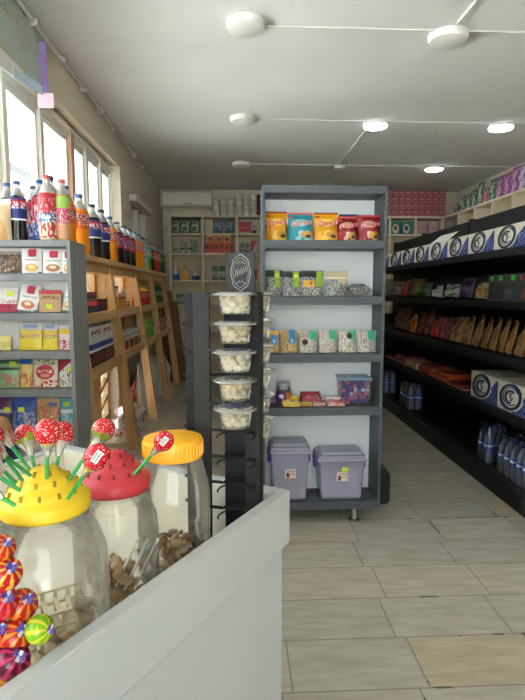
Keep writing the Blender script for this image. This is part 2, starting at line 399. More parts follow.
          ('pouch', -0.819, 2.25, 0.89, 0.102, 0.116, 'borsch', 'large cream soup packet with a red bowl on the fourth packet shelf'),
          ('pouch', -0.732, 2.25, 0.89, 0.063, 0.115, 'redG', 'red and white packet with lime price tag at the right of the fourth packet shelf'),
          ('pouch', -1.002, 2.25, 0.711, 0.065, 0.132, 'purp', 'purple packet with lime price tag at the left of the fifth packet shelf'),
          ('pouch', -0.916, 2.25, 0.711, 0.098, 0.132, 'blue', 'blue packet with lime price tag on the fifth packet shelf'),
          ('pouch', -0.816, 2.25, 0.711, 0.094, 0.126, 'orangeK', 'orange kraft seasoning packet on the fifth packet shelf'),
          ('pouch', -0.736, 2.25, 0.711, 0.057, 0.126, 'teal', 'teal packet with lime price tag at the right of the fifth packet shelf'),
          ('pouch', -0.994, 2.25, 0.55, 0.101, 0.111, 'navy', 'navy packet at the left of the lowest visible packet shelf'),
          ('pouch', -0.813, 2.25, 0.55, 0.076, 0.095, 'kraft2', 'kraft packet on the lowest visible packet shelf')],
 'LOLLY': [((-0.232, 0.63, 1.079), (-0.229, 0.63, 1.131), 'strawberry lollipop standing upright at the middle of the yellow lid'),
           ((-0.237, 0.68, 1.072), (-0.235, 0.7, 1.11), 'strawberry lollipop leaning right behind the upright one on the yellow lid'),
           ((-0.266, 0.68, 1.073), (-0.283, 0.7, 1.107), 'strawberry lollipop with green leaves left of the upright one on the yellow lid'),
           ((-0.268, 0.67, 1.071), (-0.309, 0.68, 1.124), 'brownish lollipop at the left picture edge on a green stick'),
           ((-0.259, 0.64, 1.077), (-0.306, 0.64, 1.118), 'lollipop stick leaning far left out of the yellow lid, highest of the row'),
           ((-0.26, 0.62, 1.079), (-0.292, 0.62, 1.129), 'lollipop stick leaning left out of the yellow lid, second of the row'),
           ((-0.26, 0.6, 1.083), (-0.288, 0.6, 1.117), 'lollipop stick leaning left out of the yellow lid, third of the row'),
           ((-0.248, 0.58, 1.081), (-0.288, 0.58, 1.111), 'lollipop stick leaning left out of the yellow lid, fourth of the row'),
           ((-0.246, 0.56, 1.072), (-0.279, 0.56, 1.094), 'lollipop stick leaning left low at the front of the yellow lid'),
           ((-0.213, 0.665, 1.064), (-0.178, 0.69, 1.117), 'strawberry lollipop with green leaves highest above the red lid'),
           ((-0.2, 0.615, 1.058), (-0.163, 0.6, 1.109), 'strawberry lollipop with barcode sticker in front of the red lid'),
           ((-0.16, 0.81, 1.017), (-0.114, 0.8, 1.069), 'strawberry lollipop leaning right in front of the flat yellow lid')],
 'STRIPED': [((-0.258, 0.56, 1.021), 0.0147, 'so', 'orange red striped lollipop at the top of the left cluster'),
             ((-0.254, 0.555, 0.994), 0.0184, 'sr', 'red and yellow striped lollipop below the topmost one of the left cluster'),
             ((-0.262, 0.56, 0.957), 0.0186, 'sm', 'crimson striped lollipop at the left picture edge of the cluster'),
             ((-0.247, 0.575, 0.945), 0.0181, 'so', 'orange striped lollipop with violet tie at the right of the cluster'),
             ((-0.27, 0.555, 0.924), 0.0175, 'sm', 'crimson striped lollipop cut by the left picture edge, lower in the cluster'),
             ((-0.248, 0.56, 0.918), 0.0186, 'so', 'orange striped lollipop with violet tie above the magenta one'),
             ((-0.247, 0.545, 0.899), 0.0191, 'sp', 'dark magenta striped lollipop with violet tie'),
             ((-0.22, 0.555, 0.928), 0.0157, 'sg', 'lime green and yellow striped lollipop with violet tie'),
             ((-0.258, 0.545, 0.865), 0.0172, 'sy', 'golden orange wrapped lollipop at the bottom of the cluster')],
 'UNITBOT': [(-0.985, 2.33, 1.505, 0.032, 0.267, 'cola', 'dark cola bottle at the left picture edge on the grey unit'),
             (-0.966, 2.36, 1.505, 0.033, 0.253, 'cola', 'dark cola bottle with blue cap behind the beige sack'),
             (-0.902, 2.29, 1.505, 0.036, 0.244, 'cola', 'dark cola bottle with blue cap right of the beige sack'),
             (-0.886, 2.34, 1.505, 0.032, 0.242, 'redL', 'bottle with red and blue label and navy cap behind the tall bottle'),
             (-0.848, 2.33, 1.505, 0.031, 0.256, 'redL', 'bottle with red and blue label and blue cap left of the tall bottle'),
             (-0.782, 2.27, 1.505, 0.064, 0.265, 'juice', 'tall bottle with coral cap and strawberry label on the grey unit'),
             (-0.73, 2.28, 1.505, 0.049, 0.251, 'pinkL', 'bottle with red cap, lime top label and pink label on the grey unit')]}

# ================================================================== the setting
WL, WR, WB, WF, CH = -1.18, 3.5, 8.4, -2.4, 2.86
wallm = noisy('wall paint', (214, 205, 184), (222, 213, 193), (2, 2, 2), .85)
ceilm = noisy('ceiling paint', (214, 214, 211), (222, 222, 219), (1.5, 1.5, 1.5), .9)
whitef = mat('white window paint', (226, 224, 216), .45)
woodf = mat('beige wood mullion', (196, 160, 132), .55)
def floor_mat():
    m, nt, b = bsdf('stone tiles'); N = nt.nodes.new; Lk = nt.links.new
    tc = N('ShaderNodeTexCoord'); mp = N('ShaderNodeMapping'); mp.inputs['Location'].default_value = (-.175, .225, 0)
    Lk(tc.outputs['Object'], mp.inputs[0])
    br = N('ShaderNodeTexBrick'); br.offset = .08; br.inputs['Scale'].default_value = 1.0
    br.inputs['Brick Width'].default_value = .455; br.inputs['Row Height'].default_value = .2565
    br.inputs['Mortar Size'].default_value = .0035; br.inputs['Mortar Smooth'].default_value = .2; br.inputs['Bias'].default_value = 0
    br.inputs['Color1'].default_value = (0, 0, 0, 1); br.inputs['Color2'].default_value = (1, 1, 1, 1); br.inputs['Mortar'].default_value = (.5, .5, .5, 1)
    Lk(mp.outputs[0], br.inputs['Vector'])
    r = N('ShaderNodeValToRGB'); e = r.color_ramp.elements
    e[0].position = 0; e[0].color = lin((198, 190, 174)); e[1].position = 1; e[1].color = lin((203, 184, 150))
    for p, c in ((.25, (186, 183, 174)), (.55, (200, 193, 178)), (.78, (190, 186, 176))):
        q = e.new(p); q.color = lin(c)
    Lk(br.outputs['Color'], r.inputs[0])
    mp2 = N('ShaderNodeMapping'); mp2.inputs['Scale'].default_value = (4, 16, 1); mp2.inputs['Rotation'].default_value = (0, 0, .5); Lk(tc.outputs['Object'], mp2.inputs[0])
    no = N('ShaderNodeTexNoise'); no.inputs['Scale'].default_value = 1.6; no.inputs['Detail'].default_value = 6; Lk(mp2.outputs[0], no.inputs['Vector'])
    r2 = N('ShaderNodeValToRGB'); r2.color_ramp.elements[0].position = .35; r2.color_ramp.elements[0].color = lin((232, 229, 222)); r2.color_ramp.elements[1].position = .65; r2.color_ramp.elements[1].color = (1, 1, 1, 1)
    Lk(no.outputs['Fac'], r2.inputs[0])
    mx = N('ShaderNodeMix'); mx.data_type = 'RGBA'; mx.blend_type = 'MULTIPLY'; mx.inputs[0].default_value = 1
    Lk(r.outputs[0], mx.inputs[6]); Lk(r2.outputs[0], mx.inputs[7])
    # rusty veins
    no2 = N('ShaderNodeTexNoise'); no2.inputs['Scale'].default_value = 1.1; no2.inputs['Detail'].default_value = 3; Lk(mp2.outputs[0], no2.inputs['Vector'])
    th = N('ShaderNodeValToRGB'); th.color_ramp.elements[0].position = .63; th.color_ramp.elements[0].color = (0, 0, 0, 1); th.color_ramp.elements[1].position = .72; th.color_ramp.elements[1].color = (.32, .32, .32, 1)
    Lk(no2.outputs['Fac'], th.inputs[0])
    mx2 = N('ShaderNodeMix'); mx2.data_type = 'RGBA'; Lk(th.outputs[0], mx2.inputs[0]); Lk(mx.outputs[2], mx2.inputs[6]); mx2.inputs[7].default_value = lin((180, 140, 92))
    mo = N('ShaderNodeMix'); mo.data_type = 'RGBA'; Lk(br.outputs['Fac'], mo.inputs[0]); Lk(mx2.outputs[2], mo.inputs[6]); mo.inputs[7].default_value = lin((146, 138, 122))
    # dark chipped stains along some joints
    no3 = N('ShaderNodeTexNoise'); no3.inputs['Scale'].default_value = 2.6; no3.inputs['Detail'].default_value = 5; Lk(tc.outputs['Object'], no3.inputs['Vector'])
    br2 = N('ShaderNodeTexBrick'); br2.offset = .08
    for k_ in ('Scale', 'Brick Width', 'Row Height'): br2.inputs[k_].default_value = br.inputs[k_].default_value
    br2.inputs['Mortar Size'].default_value = .008; br2.inputs['Mortar Smooth'].default_value = .8; Lk(mp.outputs[0], br2.inputs['Vector'])
    gt = N('ShaderNodeMath'); gt.operation = 'GREATER_THAN'; gt.inputs[1].default_value = .60; Lk(no3.outputs['Fac'], gt.inputs[0])
    ml = N('ShaderNodeMath'); ml.operation = 'MULTIPLY'; Lk(gt.outputs[0], ml.inputs[0]); Lk(br2.outputs['Fac'], ml.inputs[1])
    mo2 = N('ShaderNodeMix'); mo2.data_type = 'RGBA'; Lk(ml.outputs[0], mo2.inputs[0]); Lk(mo.outputs[2], mo2.inputs[6]); mo2.inputs[7].default_value = lin((84, 80, 70))
    mo = mo2
    Lk(mo.outputs[2], b.inputs['Base Color']); b.inputs['Roughness'].default_value = .32; b.inputs['Specular IOR Level'].default_value = .35
    bp = N('ShaderNodeBump'); bp.inputs['Strength'].default_value = .25; bp.inputs['Distance'].default_value = .003; bp.invert = True
    Lk(br.outputs['Fac'], bp.inputs['Height']); Lk(bp.outputs[0], b.inputs['Normal'])
    return m
struct(MB().box(WL - .3, WR + .2, WF - .2, WB + .2, -.12, 0), 'floor', floor_mat())
struct(MB().box(WL - .3, WR + .2, WF - .2, WB + .2, CH, CH + .12), 'ceiling', ceilm)
struct(MB().box(WL - .3, WR + .2, WB, WB + .2, 0, CH), 'wall_back', wallm)
struct(MB().box(WR, WR + .2, WF - .2, WB, 0, CH), 'wall_right', wallm)
# left wall: long window band, a low opening below it, a door niche near the back
lw = MB()
X0, X1 = WL - .3, WL
SILL, HEAD = 1.22, 2.55
WY0, WY1 = -2.25, 5.57          # window band
lw.box(X0, X1, WF, WB, HEAD, CH)
lw.box(X0, X1, WF, WY0, 0, HEAD)
lw.box(X0, X1, WY0, 4.22, 0, SILL)
lw.box(X0, X1, 4.22, 5.2, 0, .04); lw.box(X0, X1, 4.22, 5.2, .72, SILL)
lw.box(X0, X1, 5.2, WY1, 0, SILL)
lw.box(X0, X1, WY1, 6.12, 0, HEAD)
lw.box(X0, X1, 6.12, 7.05, 2.28, HEAD)
lw.box(X0, X1, 7.05, WB, 0, HEAD)
struct(lw, 'wall_left', wallm)
# shop front behind the camera, glazed
fw = MB(); F0, F1 = WF - .2, WF
fw.box(X1, WR, F0, F1, 2.35, CH); fw.box(X1, -.95, F0, F1, 0, 2.35); fw.box(.95, WR, F0, F1, 0, 2.35); fw.box(-.95, .95, F0, F1, 0, .25)
struct(fw, 'wall_front', wallm)
fr = MB()
for x in (-.92, 0, .92): fr.box(x - .03, x + .03, F0 + .06, F0 + .12, .25, 2.35)
fr.box(-.95, .95, F0 + .06, F0 + .12, .25, .31); fr.box(-.95, .95, F0 + .06, F0 + .12, 2.29, 2.35)
glassm = clearmat('window glass', (250, 252, 250), .0, (255, 255, 255), .6, .02)
w = tag(thing('window_6', None, None, (0, 0, 0)), kind='structure')
fr.build('window_frame', whitef, w); MB().box(-.89, .89, F0 + .085, F0 + .095, .31, 2.29).build('glass', glassm, w)
# window units in the left wall
XF = -1.27
edges = [-2.25, -1.7, -1.15, -.6, .28, .84, 1.4, 1.95, 2.5, 3.06, 3.62, 4.23, 4.66, 5.12, 5.55]
groups = [(0, 7), (7, 9), (9, 11), (11, 14)]
for n, (a, b) in enumerate(groups):
    w = tag(thing('window_%d' % (n + 1), None, None, (0, 0, 0)), kind='structure')
    f = MB(); ya, yb = edges[a], edges[b]
    f.box(XF - .05, XF, ya, yb, SILL, SILL + .07); f.box(XF - .05, XF, ya, yb, HEAD - .09, HEAD)
    f.box(XF, XF + .03, ya, yb, HEAD - .045, HEAD - .03)      # curtain rail on the head
    for i in range(a, b + 1):
        y = edges[i]; hw = .028
        y0 = max(ya, y - hw); y1 = min(yb, y + hw); f.box(XF - .05, XF + .012, y0, y1, SILL, HEAD)
    for i in range(a, b):
        f.box(XF - .035, XF - .01, edges[i] + .028, edges[i] + .06, SILL + .07, HEAD - .09)
        f.box(XF - .035, XF - .01, edges[i + 1] - .06, edges[i + 1] - .028, SILL + .07, HEAD - .09)
        f.box(XF - .03, XF - .012, edges[i] + .06, edges[i + 1] - .06, HEAD - .13, HEAD - .09)
    f.build('window_frame', whitef, w)
    MB().box(XF - .026, XF - .020, ya + .03, yb - .03, SILL + .07, HEAD - .09).build('glass', glassm, w)
struct(MB().box(XF - .06, XF + .02, 4.20, 4.28, SILL, HEAD), 'trim_mullion', woodf)
# low lattice opening behind the wooden rack
w = tag(thing('window_5', None, None, (0, 0, 0)), kind='structure')
f = MB()
f.box(XF - .04, XF, 4.22, 5.2, .04, .10); f.box(XF - .04, XF, 4.22, 5.2, .66, .72)
for y in (4.24, 4.72, 5.18): f.box(XF - .04, XF, y - .03, y + .03, .04, .72)
for k in range(3): f.beam((XF - .02, 4.25, .14 + k * .17), (XF - .02, 4.72, .30 + k * .17), .032, .04)
for k in range(3): f.beam((XF - .02, 4.72, .12 + k * .17), (XF - .02, 5.17, .28 + k * .17), .032, .04)
f.build('window_frame', mat('tan lattice', (178, 144, 98), .55), w); MB().box(XF - .03, XF - .026, 4.26, 5.17, .1, .66).build('glass', glassm, w)
# pale door near the back corner with a header box
d = tag(thing('door_1', None, None, (0, 0, 0)), kind='structure')
MB().box(-1.30, -1.26, 6.12, 7.05, 0, 2.28).build('door_panel', mat('door paint', (205, 198, 180), .55), d)
f = MB(); f.box(-1.26, -1.2, 6.12, 6.18, 0, 2.28).box(-1.26, -1.2, 6.99, 7.05, 0, 2.28).box(-1.26, -1.2, 6.6, 6.63, 0, 2.28)
f.box(-1.18, -1.10, 6.0, 7.2, 2.29, 2.36)
f.build('door_frame', whitef, d)
MB().tube([(-1.26, 6.9, 1.05), (-1.2, 6.9, 1.05), (-1.2, 6.8, 1.05)], .011).build('door_handle', mat('chrome', (200, 200, 200), .2, 1), d)
# exterior: ground and a steel pergola seen through the glass
struct(MB().box(-30, WL - .3, -20, 30, -.3, -.15), 'ground', mat('bright paving', (222, 222, 218), .9))
struct(MB().box(X1, 20, -30, WF - .2, -.3, -.15), 'ground_front', mat('bright paving', (222, 222, 218), .9))
pg = thing('pergola', 'steel pergola beams outside the left windows', 'pergola', (-3.2, 5, -.15))
pm = mat('pergola steel', (74, 76, 74), .6)
b = MB()
for y in (-2, 1, 4, 7): b.box(-.05, .05, y - .05, y + .05, 0, 3.2)
b.build('post', pm, pg)
b = MB()
for z in (2.3, 3.2): b.box(-.04, .04, -4, 8, z - .05, z + .05)
for y in range(-4, 8, 2): b.beam((0, y, 2.3), (0, y + 2, 3.2), .05, .05)
b.build('beam', pm, pg)
# ceiling conduits (trim) and cable along the left ceiling corner
cm = mat('white conduit', (214, 213, 208), .8)
LX = (.06, 1.3, 2.5); LY = (3.3, 5.0, 6.7)
t = MB()
for y in LY: t.box(LX[0] + (.10), 3.45, y - .006, y + .006, CH - .009, CH)
struct(t, 'trim_1', cm)
t = MB(); t.box(LX[1] - .010, LX[1] + .010, -1, 3.2, CH - .014, CH); t.box(LX[1] - .045, LX[1] - .025, 5.1, 6.62, CH - .014, CH)
struct(t, 'trim_2', cm)
t = MB(); t.tube([(WL + .03, 1.0 + k * .5, CH - .035 + .006 * math.sin(k * 2.1)) for k in range(15)], .011)
for k in range(14): t.box(WL, WL + .05, 1.25 + k * .5 - .012, 1.25 + k * .5 + .012, CH - .055, CH - .02)
struct(t, 'trim_3', cm)
struct(MB().tube([(WL + .02, 8.36, 2.25), (-1.04, 8.37, 2.29), (-1.02, 8.37, 2.6)], .012), 'trim_4', cm)

# ------------------------------------------------------------------ ceiling lamps
lampw = mat('lamp housing', (232, 232, 228), .4)
lit = emat('lit lamp diffuser', (240, 246, 255), 8.0)
unlit = mat('unlit lamp diffuser', (228, 226, 220), .35)
LAMPS = [(0, 0, 0, 'unlit round ceiling lamp nearest the camera above the left aisle'), (1, 0, 0, 'large unlit round ceiling lamp nearest the camera at the conduit crossing'),
         (0, 1, 0, 'unlit round ceiling lamp in the second row, left column'), (1, 1, 1, 'lit round ceiling lamp in the second row, above the grey unit'),
         (2, 1, 1, 'lit round ceiling lamp in the second row nearest the right wall'), (0, 2, 0, 'unlit round ceiling lamp in the far row, left column'),
         (1, 2, 0, 'unlit round ceiling lamp in the far row at the end of the long conduit'), (2, 2, 1, 'lit round ceiling lamp in the far row above the right wall shelf'),
         (2, 0, 0, 'unlit round ceiling lamp in the near row beside the right wall')]
for i, j, on, lab in LAMPS[:8]:
    y = LY[j] + (.06 if i else -.03); R = .115 if not (i == 1 and j == 0) else .12
    if (i, j) == (1, 2): R = .07
    l = thing('ceiling_lamp', lab, 'ceiling lamp', (LX[i], y, CH), 0, 'round ceiling lamps')
    MB().lathe([(R, 0), (R, -.018), (R * .97, -.03)], 28).build('lamp_housing', lampw, l)
    MB().lathe([(R * .96, -.028), (R * .93, -.04), (R * .6, -.05), (.001, -.053)], 28).build('lamp_diffuser', lit if on else unlit, l)

# ------------------------------------------------------------------ air conditioner on the back wall
ac = thing('air_conditioner', 'white split air conditioner high on the back wall at left', 'air conditioner', (-.745, 8.394, 2.55))
acm = mat('ac plastic', (222, 219, 208), .4)
b = MB(); prof = [(0, 0), (-.10, 0), (-.19, .05), (-.205, .10), (-.20, .235), (-.17, .26), (0, .26)]
n = len(prof); vs = [(x, y, z) for x in (-.375, .375) for y, z in prof]
b.add(vs, [tuple(range(n)), tuple(range(2 * n - 1, n - 1, -1))] + [(i, (i + 1) % n, n + (i + 1) % n, n + i) for i in range(n)])
b.build('casing', acm, ac, bevel=.008)
MB().box(-.35, .35, -.185, -.12, .012, .03).build('air_flap', mat('ac flap', (190, 187, 176), .5), ac)
MB().box(-.06, .06, -.212, -.203, .055, .07).build('badge', mat('ac badge', (150, 148, 140), .5), ac)
hose = MB(); hose.tube([(-.38, -.05, .05), (-.405, -.04, .02), (-.41, -.03, -.5), (-.41, -.03, -.62)], .012)
hose.build('drain_hose', mat('grey hose', (120, 112, 98), .6), ac)

# ------------------------------------------------------------------ papers on the wall above the windows
def sheet(name, label, cat, pts, m, th=.004):
    """flat sheet from 4 corners, given thickness along its normal"""
    p = [Vector(q) for q in pts]; nrm = (p[1] - p[0]).cross(p[3] - p[0]).normalized() * th
    o = MB().hexa(p + [q + nrm for q in p]).build(name, m)
    return tag(o, label, cat)
post = paint('child drawing', (176, 192, 186), [('n', 5, .58, (180, 184, 160)), ('n', 9, .66, (196, 172, 136)), ('nr', 18, .57, .2, .85, .72, .84, (120, 128, 132)), ('nr', 20, .56, .25, .6, .5, .58, (130, 130, 124))], .7)
X = WL + .012
po = MB().box(-.42, .42, 0, .004, -.22, .24).build('wall_poster', post)
po.location = (X, 2.97, 2.70); po.rotation_euler = (0, 0, PI / 2)
tag(po, 'pale blue hand drawn poster high on the left wall above the windows', 'poster')
ps = MB().box(X - .004, X, 2.4, 2.82, 2.46, 2.85).build('paper_sheet', mat('light blue paper', (150, 196, 224), .7)); tag(ps, 'plain light blue paper left of the drawn poster', 'paper')
pu = MB().box(X - .008, X + .045, 3.36, 3.365, 2.462, 2.77).build('paper_strip', mat('violet paper', (152, 128, 190), .7)); tag(pu, 'upright violet paper strip at the far edge of the poster', 'paper')
sheet('paper_sheet', 'white paper strip folded under the window head below the poster', 'paper', [(X + .002, 2.60, 2.50), (X + .002, 3.10, 2.50), (X + .012, 3.16, 2.43), (X + .012, 2.60, 2.38)], mat('white paper', (232, 230, 224), .7))
sheet('paper_sheet', 'sky blue paper strip taped under the poster beside the pink note', 'paper', [(X + .014, 2.93, 2.455), (X + .014, 2.93, 2.40), (X + .02, 3.33, 2.455), (X + .02, 3.33, 2.51)], mat('sky paper', (196, 224, 238), .7))
sheet('paper_note', 'pink square paper note hanging from the window head', 'paper note', [(-1.178, 3.34, 2.385), (-1.085, 3.34, 2.385), (-1.085, 3.34, 2.47), (-1.178, 3.34, 2.47)], mat('pink paper', (226, 190, 204), .7))

# ================================================================== display counter (rotated), local x along the aisle side, y across to the left
cu_, cv_ = Vector((.529, .848, 0)), Vector((-.848, .529, 0))
CORN = Vector((.105, 1.022, 0))
counter = thing('display_counter', 'white sales counter with a raised tray rim in the foreground', 'counter', CORN, math.atan2(.848, .529))
cwhite = mat('counter laminate', (184, 188, 190), .38)
cin = mat('counter cream lining', (226, 221, 206), .45)
CL, CW, RIM, FL = 1.25, .66, .022, .76
# local frame: x = along cu_ (towards far end is +), far end at x=0, body at x<0 ; y = along cv_
b = MB(); b.box(-CL, 0, 0, RIM, .79, .90).box(-RIM, 0, RIM, CW, .79, .90).box(-CL, -RIM, CW - RIM, CW, .79, .90)
b.build('rim', cwhite, counter, bevel=.002)
MB().box(-CL, -RIM, RIM, CW - RIM, FL - .02, FL).build('tray_floor', cin, counter)
b = MB(); b.box(-CL, -RIM - .0, RIM - .002, RIM + .002, FL, .895); b.box(-RIM - .004, -RIM, RIM, CW - RIM, FL, .895); b.box(-CL, -RIM, CW - RIM - .004, CW - RIM, FL, .895)
b.build('tray_lining', cin, counter)
b = MB(); b.box(-CL, -.012, .012, .034, 0, .733).box(-.034, -.012, .034, CW - .012, 0, .733).box(-CL, -.034, CW - .034, CW - .012, 0, .733)
b.box(-CL, -.012, .012, .0205, .733, .795).box(-.0205, -.012, .0205, CW - .012, .733, .795).box(-CL, -.0205, CW - .0205, CW - .012, .733, .795)
b.build('body_panel', cwhite, counter)
b = MB(); b.box(-CL, -.0215, .0215, CW - .0215, .7335, .739); b.build('tray_support', cwhite, counter)

# ------------------------------------------------------------------ jars
jarclear = clearmat('jar plastic', (250, 250, 247), .06, (228, 224, 214), .75, .08)
ylid = mat('yellow lid plastic', (240, 200, 40), .45)
rlid = mat('red lid plastic', (196, 52, 62), .45)
olid = mat('amber lid plastic', (248, 178, 36), .4)
def jar(label, loc, rb, rl, h, lidm, dome, liddesc, dh=1.0):
    j = thing('candy_jar', label, 'jar', loc, 0, 'clear candy jars on the counter')
    s = h
    prof = [(rb * .9, .001), (rb * .97, .012), (rb, .03), (rb, s * .30), (rb * .985, s * .32), (rb * .985, s * .36), (rb, s * .38), (rb, s * .62), (rb * .96, s * .72), (rb * .84, s * .82), (rl * .98, s * .90), (rl * .93, s * .915), (rl * .93, s * .95)]
    MB().lathe(prof, 40, sq=2.15).build('jar_body', jarclear, j)
    MB().lathe([(rl * .93, s * .905), (rl * 1.0, s * .91), (rl * 1.0, s * .925), (rl * .93, s * .93)], 36, cap=False).build('neck_ring', jarclear, j)
    z = s * .935
    if dome:
        ld = MB(); ld.lathe([(rl * 1.0, z), (rl * 1.02, z + .004), (rl * 1.02, z + .022 * dh), (rl * .97, z + .026 * dh), (rl * .85, z + .031 * dh), (rl * .82, z + .036 * dh), (rl * .78, z + .045 * dh), (rl * .61, z + .050 * dh), (rl * .58, z + .054 * dh), (rl * .54, z + .062 * dh), (rl * .37, z + .066 * dh), (rl * .35, z + .069 * dh), (rl * .30, z + .0755 * dh), (rl * .14, z + .0785 * dh), (.001, z + .079 * dh)], 40)
        lo = ld.build('lid', lidm, j); tag(lo, liddesc); lo.data.set_sharp_from_angle(angle=1.5)
        hole = mat('lid slot ' + lidm.name, tuple(int(c * .66) for c in {'yellow lid plastic': (240, 200, 40), 'red lid plastic': (196, 52, 62)}[lidm.name]), .7)
        hb = MB()
        for ring, (rr, zz, n) in enumerate(((.80, .041, 12), (.56, .058, 9), (.325, .0725, 6))):
            for k in range(n):
                a = 2 * PI * (k + .5 * ring) / n + .2
                x, y = rl * rr * math.cos(a), rl * rr * math.sin(a)
                d = Vector((math.cos(a), math.sin(a), 0)); tng = Vector((-d.y, d.x, 0))
                c = Vector((x, y, z + zz * dh))
                hb.beam(c - Vector((0, 0, .0035)) + d * .001, c + Vector((0, 0, .0035)) - d * .001, .0036, .0030)
        hb.build('stick_slots', hole, lo)
    else:
        lo = MB().lathe([(rl, z - .004), (rl * 1.02, z), (rl * 1.02, z + .026), (rl * .99, z + .030), (rl * .9, z + .0315), (.001, z + .032)], 44).build('lid', lidm, j); tag(lo, liddesc)
        rb_ = MB()
        for k in range(44):
            a = 2 * PI * k / 44; x, y = rl * 1.022 * math.cos(a), rl * 1.022 * math.sin(a)
            rb_.box(x - .0012, x + .0012, y - .0012, y + .0012, z + .001, z + .024)
        rb_.build('lid_ribs', lidm, lo)
    return j
JB = FL + .002
J1 = jar('clear candy jar with a domed yellow lid stuck with lollipops', (-.248, .665, JB), .076, .0545, .277, ylid, True, 'domed yellow lid with stick slots', .70)
J2 = jar('clear candy jar with a domed red lid behind the yellow domed one', (-.203, .850, JB), .069, .0565, .230, rlid, True, 'domed red lid with stick slots', .80)
J3 = jar('clear candy jar with a flat amber screw lid beside the black rack', (-.119, .948, JB), .067, .0535, .258, olid, False, 'flat amber lid')
# contents of the jars: wrapped sweets, one mesh each
sw = [mat('caramel wrap', (186, 150, 104), .35), mat('tan wrap', (206, 180, 140), .35), mat('brown wrap', (150, 108, 70), .4), mat('cream wrap', (224, 208, 178), .35)]
def sweet_mb(rnd):
    m = MB(); r = rnd.uniform(.0075, .0095)
    m.lathe([(.006, -.019), (.002, -.012), (r * .8, -.008), (r, 0), (r * .8, .008), (.002, .012), (.006, .019)], 7)
    return m
SWM = [sweet_mb(random.Random(i)).mesh('wrapped_sweet', sw[i % 4]) for i in range(8)]
def sweets(center, rad, n, z0, group, label):
    pos = []; rnd = random.Random(n)
    lay = 0; k = 0
    while k < n:
        z = z0 + .010 + lay * .0155; rr = 0
        ring = 0
        while ring * .021 < rad - .016 - lay * .004 and k < n:
            cnt = max(1, int(2 * PI * ring * .021 / .028)) if ring else 1
            for q in range(cnt):
                if k >= n: break
                a = 2 * PI * q / cnt + lay + ring; rr = ring * .021
                o = bpy.data.objects.new('wrapped_sweet', SWM[rnd.randrange(8)]); COL.objects.link(o)
                o.location = (center[0] + rr * math.cos(a), center[1] + rr * math.sin(a), z + rnd.uniform(0, .002))
                o.rotation_euler = (rnd.uniform(1.3, 1.8), 0, rnd.uniform(0, 6.3))
                tag(o, label, 'sweet', group); k += 1
            ring += 1
        lay += 1
        if lay > 4: break
sweets((-.119, .948), .060, 62, JB + .004, 'wrapped sweets in the amber lidded jar', 'tan wrapped sweet heaped in the amber lidded jar')
sweets((-.248, .665), .068, 50, JB + .004, 'wrapped sweets in the yellow lidded jar', 'brown wrapped sweet at the bottom of the yellow lidded jar')
sweets((-.203, .850), .062, 50, JB + .004, 'wrapped sweets in the red lidded jar', 'tan wrapped sweet at the bottom of the red lidded jar')
# white straws in the red lidded jar
for k, (dx, a) in enumerate(((-.012, .42), (.006, .40), (.022, .40))):
    p = Vector((-.195 + dx, .835, JB + .045)); q = p + Vector((.040, .004, .085))
    o = MB().tube([p, q], .0022, 8).build('paper_stick', mat('white stick', (236, 234, 228), .5))
    tag(o, 'white stick leaning in the red lidded jar, %s of three' % ('left', 'middle', 'right')[k], 'stick', 'white sticks in the red lidded jar')

# ------------------------------------------------------------------ lollipops
red = paint('strawberry wrap', (196, 26, 40), [('v', 11, .27, (240, 200, 190))], .22)
redg = paint('strawberry wrap with leaves', (196, 26, 40), [('v', 11, .27, (240, 200, 190)), ('z', 0, .30, (124, 142, 48)), ('nr', 4, .47, 0, 1, .2, .46, (134, 146, 50))], .22)
brn = paint('brown wrap', (148, 116, 62), [('n', 5, .55, (184, 150, 90))], .3)
gstick = mat('green stick', (44, 158, 70), .35); wst = mat('white stick', (236, 234, 228), .5)
wrapc = clearmat('wrap film', (250, 250, 248), .35, (236, 232, 226), .8, .1)
def lolly(label, base, head, m, r=.0165, L=None, sticker=False):
    base, head = Vector(base), Vector(head); d = head - base; n = d.normalized(); D = d.length
    t = thing('lollipop', label, 'lollipop', base, 0, 'lollipops stuck in the jar lids')
    t.rotation_mode = 'QUATERNION'; t.rotation_quaternion = Vector((0, 0, 1)).rotation_difference(n)
    b = MB(); b.ball((0, 0, 0), r, 20, 14, sz=1.08); b.build('candy_head', m, t, (0, 0, D))
    w = MB(); w.lathe([(.0036, D - r - .015), (.005, D - r - .009), (.0075, D - r - .002), (r * .80, D - r * .72)], 10, cap=False); w.build('wrapper', wrapc, t)
    MB().tube([(0, 0, -.006), (0, 0, D - r - .008)], .0023, 10).build('stick', gstick, t)
    MB().tube([(0, 0, D - r - .014), (0, 0, D - r)], .0032, 10).build('sleeve', wst, t)
    if sticker:
        s = MB().box(-.004, .004, -.0006, .0006, -.007, .007).build('sticker', paint('barcode', (222, 222, 220), [('r', .15, .3, .1, .9, (60, 60, 70)), ('r', .4, .48, .1, .9, (60, 60, 70)), ('r', .6, .75, .1, .9, (60, 60, 70))], .5), t)
        cam = Vector((0, 0, 1.3)); q = t.rotation_quaternion.inverted() @ (cam - head).normalized()
        s.location = Vector((0, 0, D)) + q * (r * 1.04); s.rotation_mode = 'QUATERNION'; s.rotation_quaternion = Vector((0, -1, 0)).rotation_difference(q)
    return t
for i, (bs, hd, lab) in enumerate(T['LOLLY']):
    m = redg if i in (2, 10 - 1) else red
    if i in (3,): m = brn
    bs = Vector(bs)
    lolly(lab, bs, hd, m, r=.0152, sticker=(i in (10, 11)))
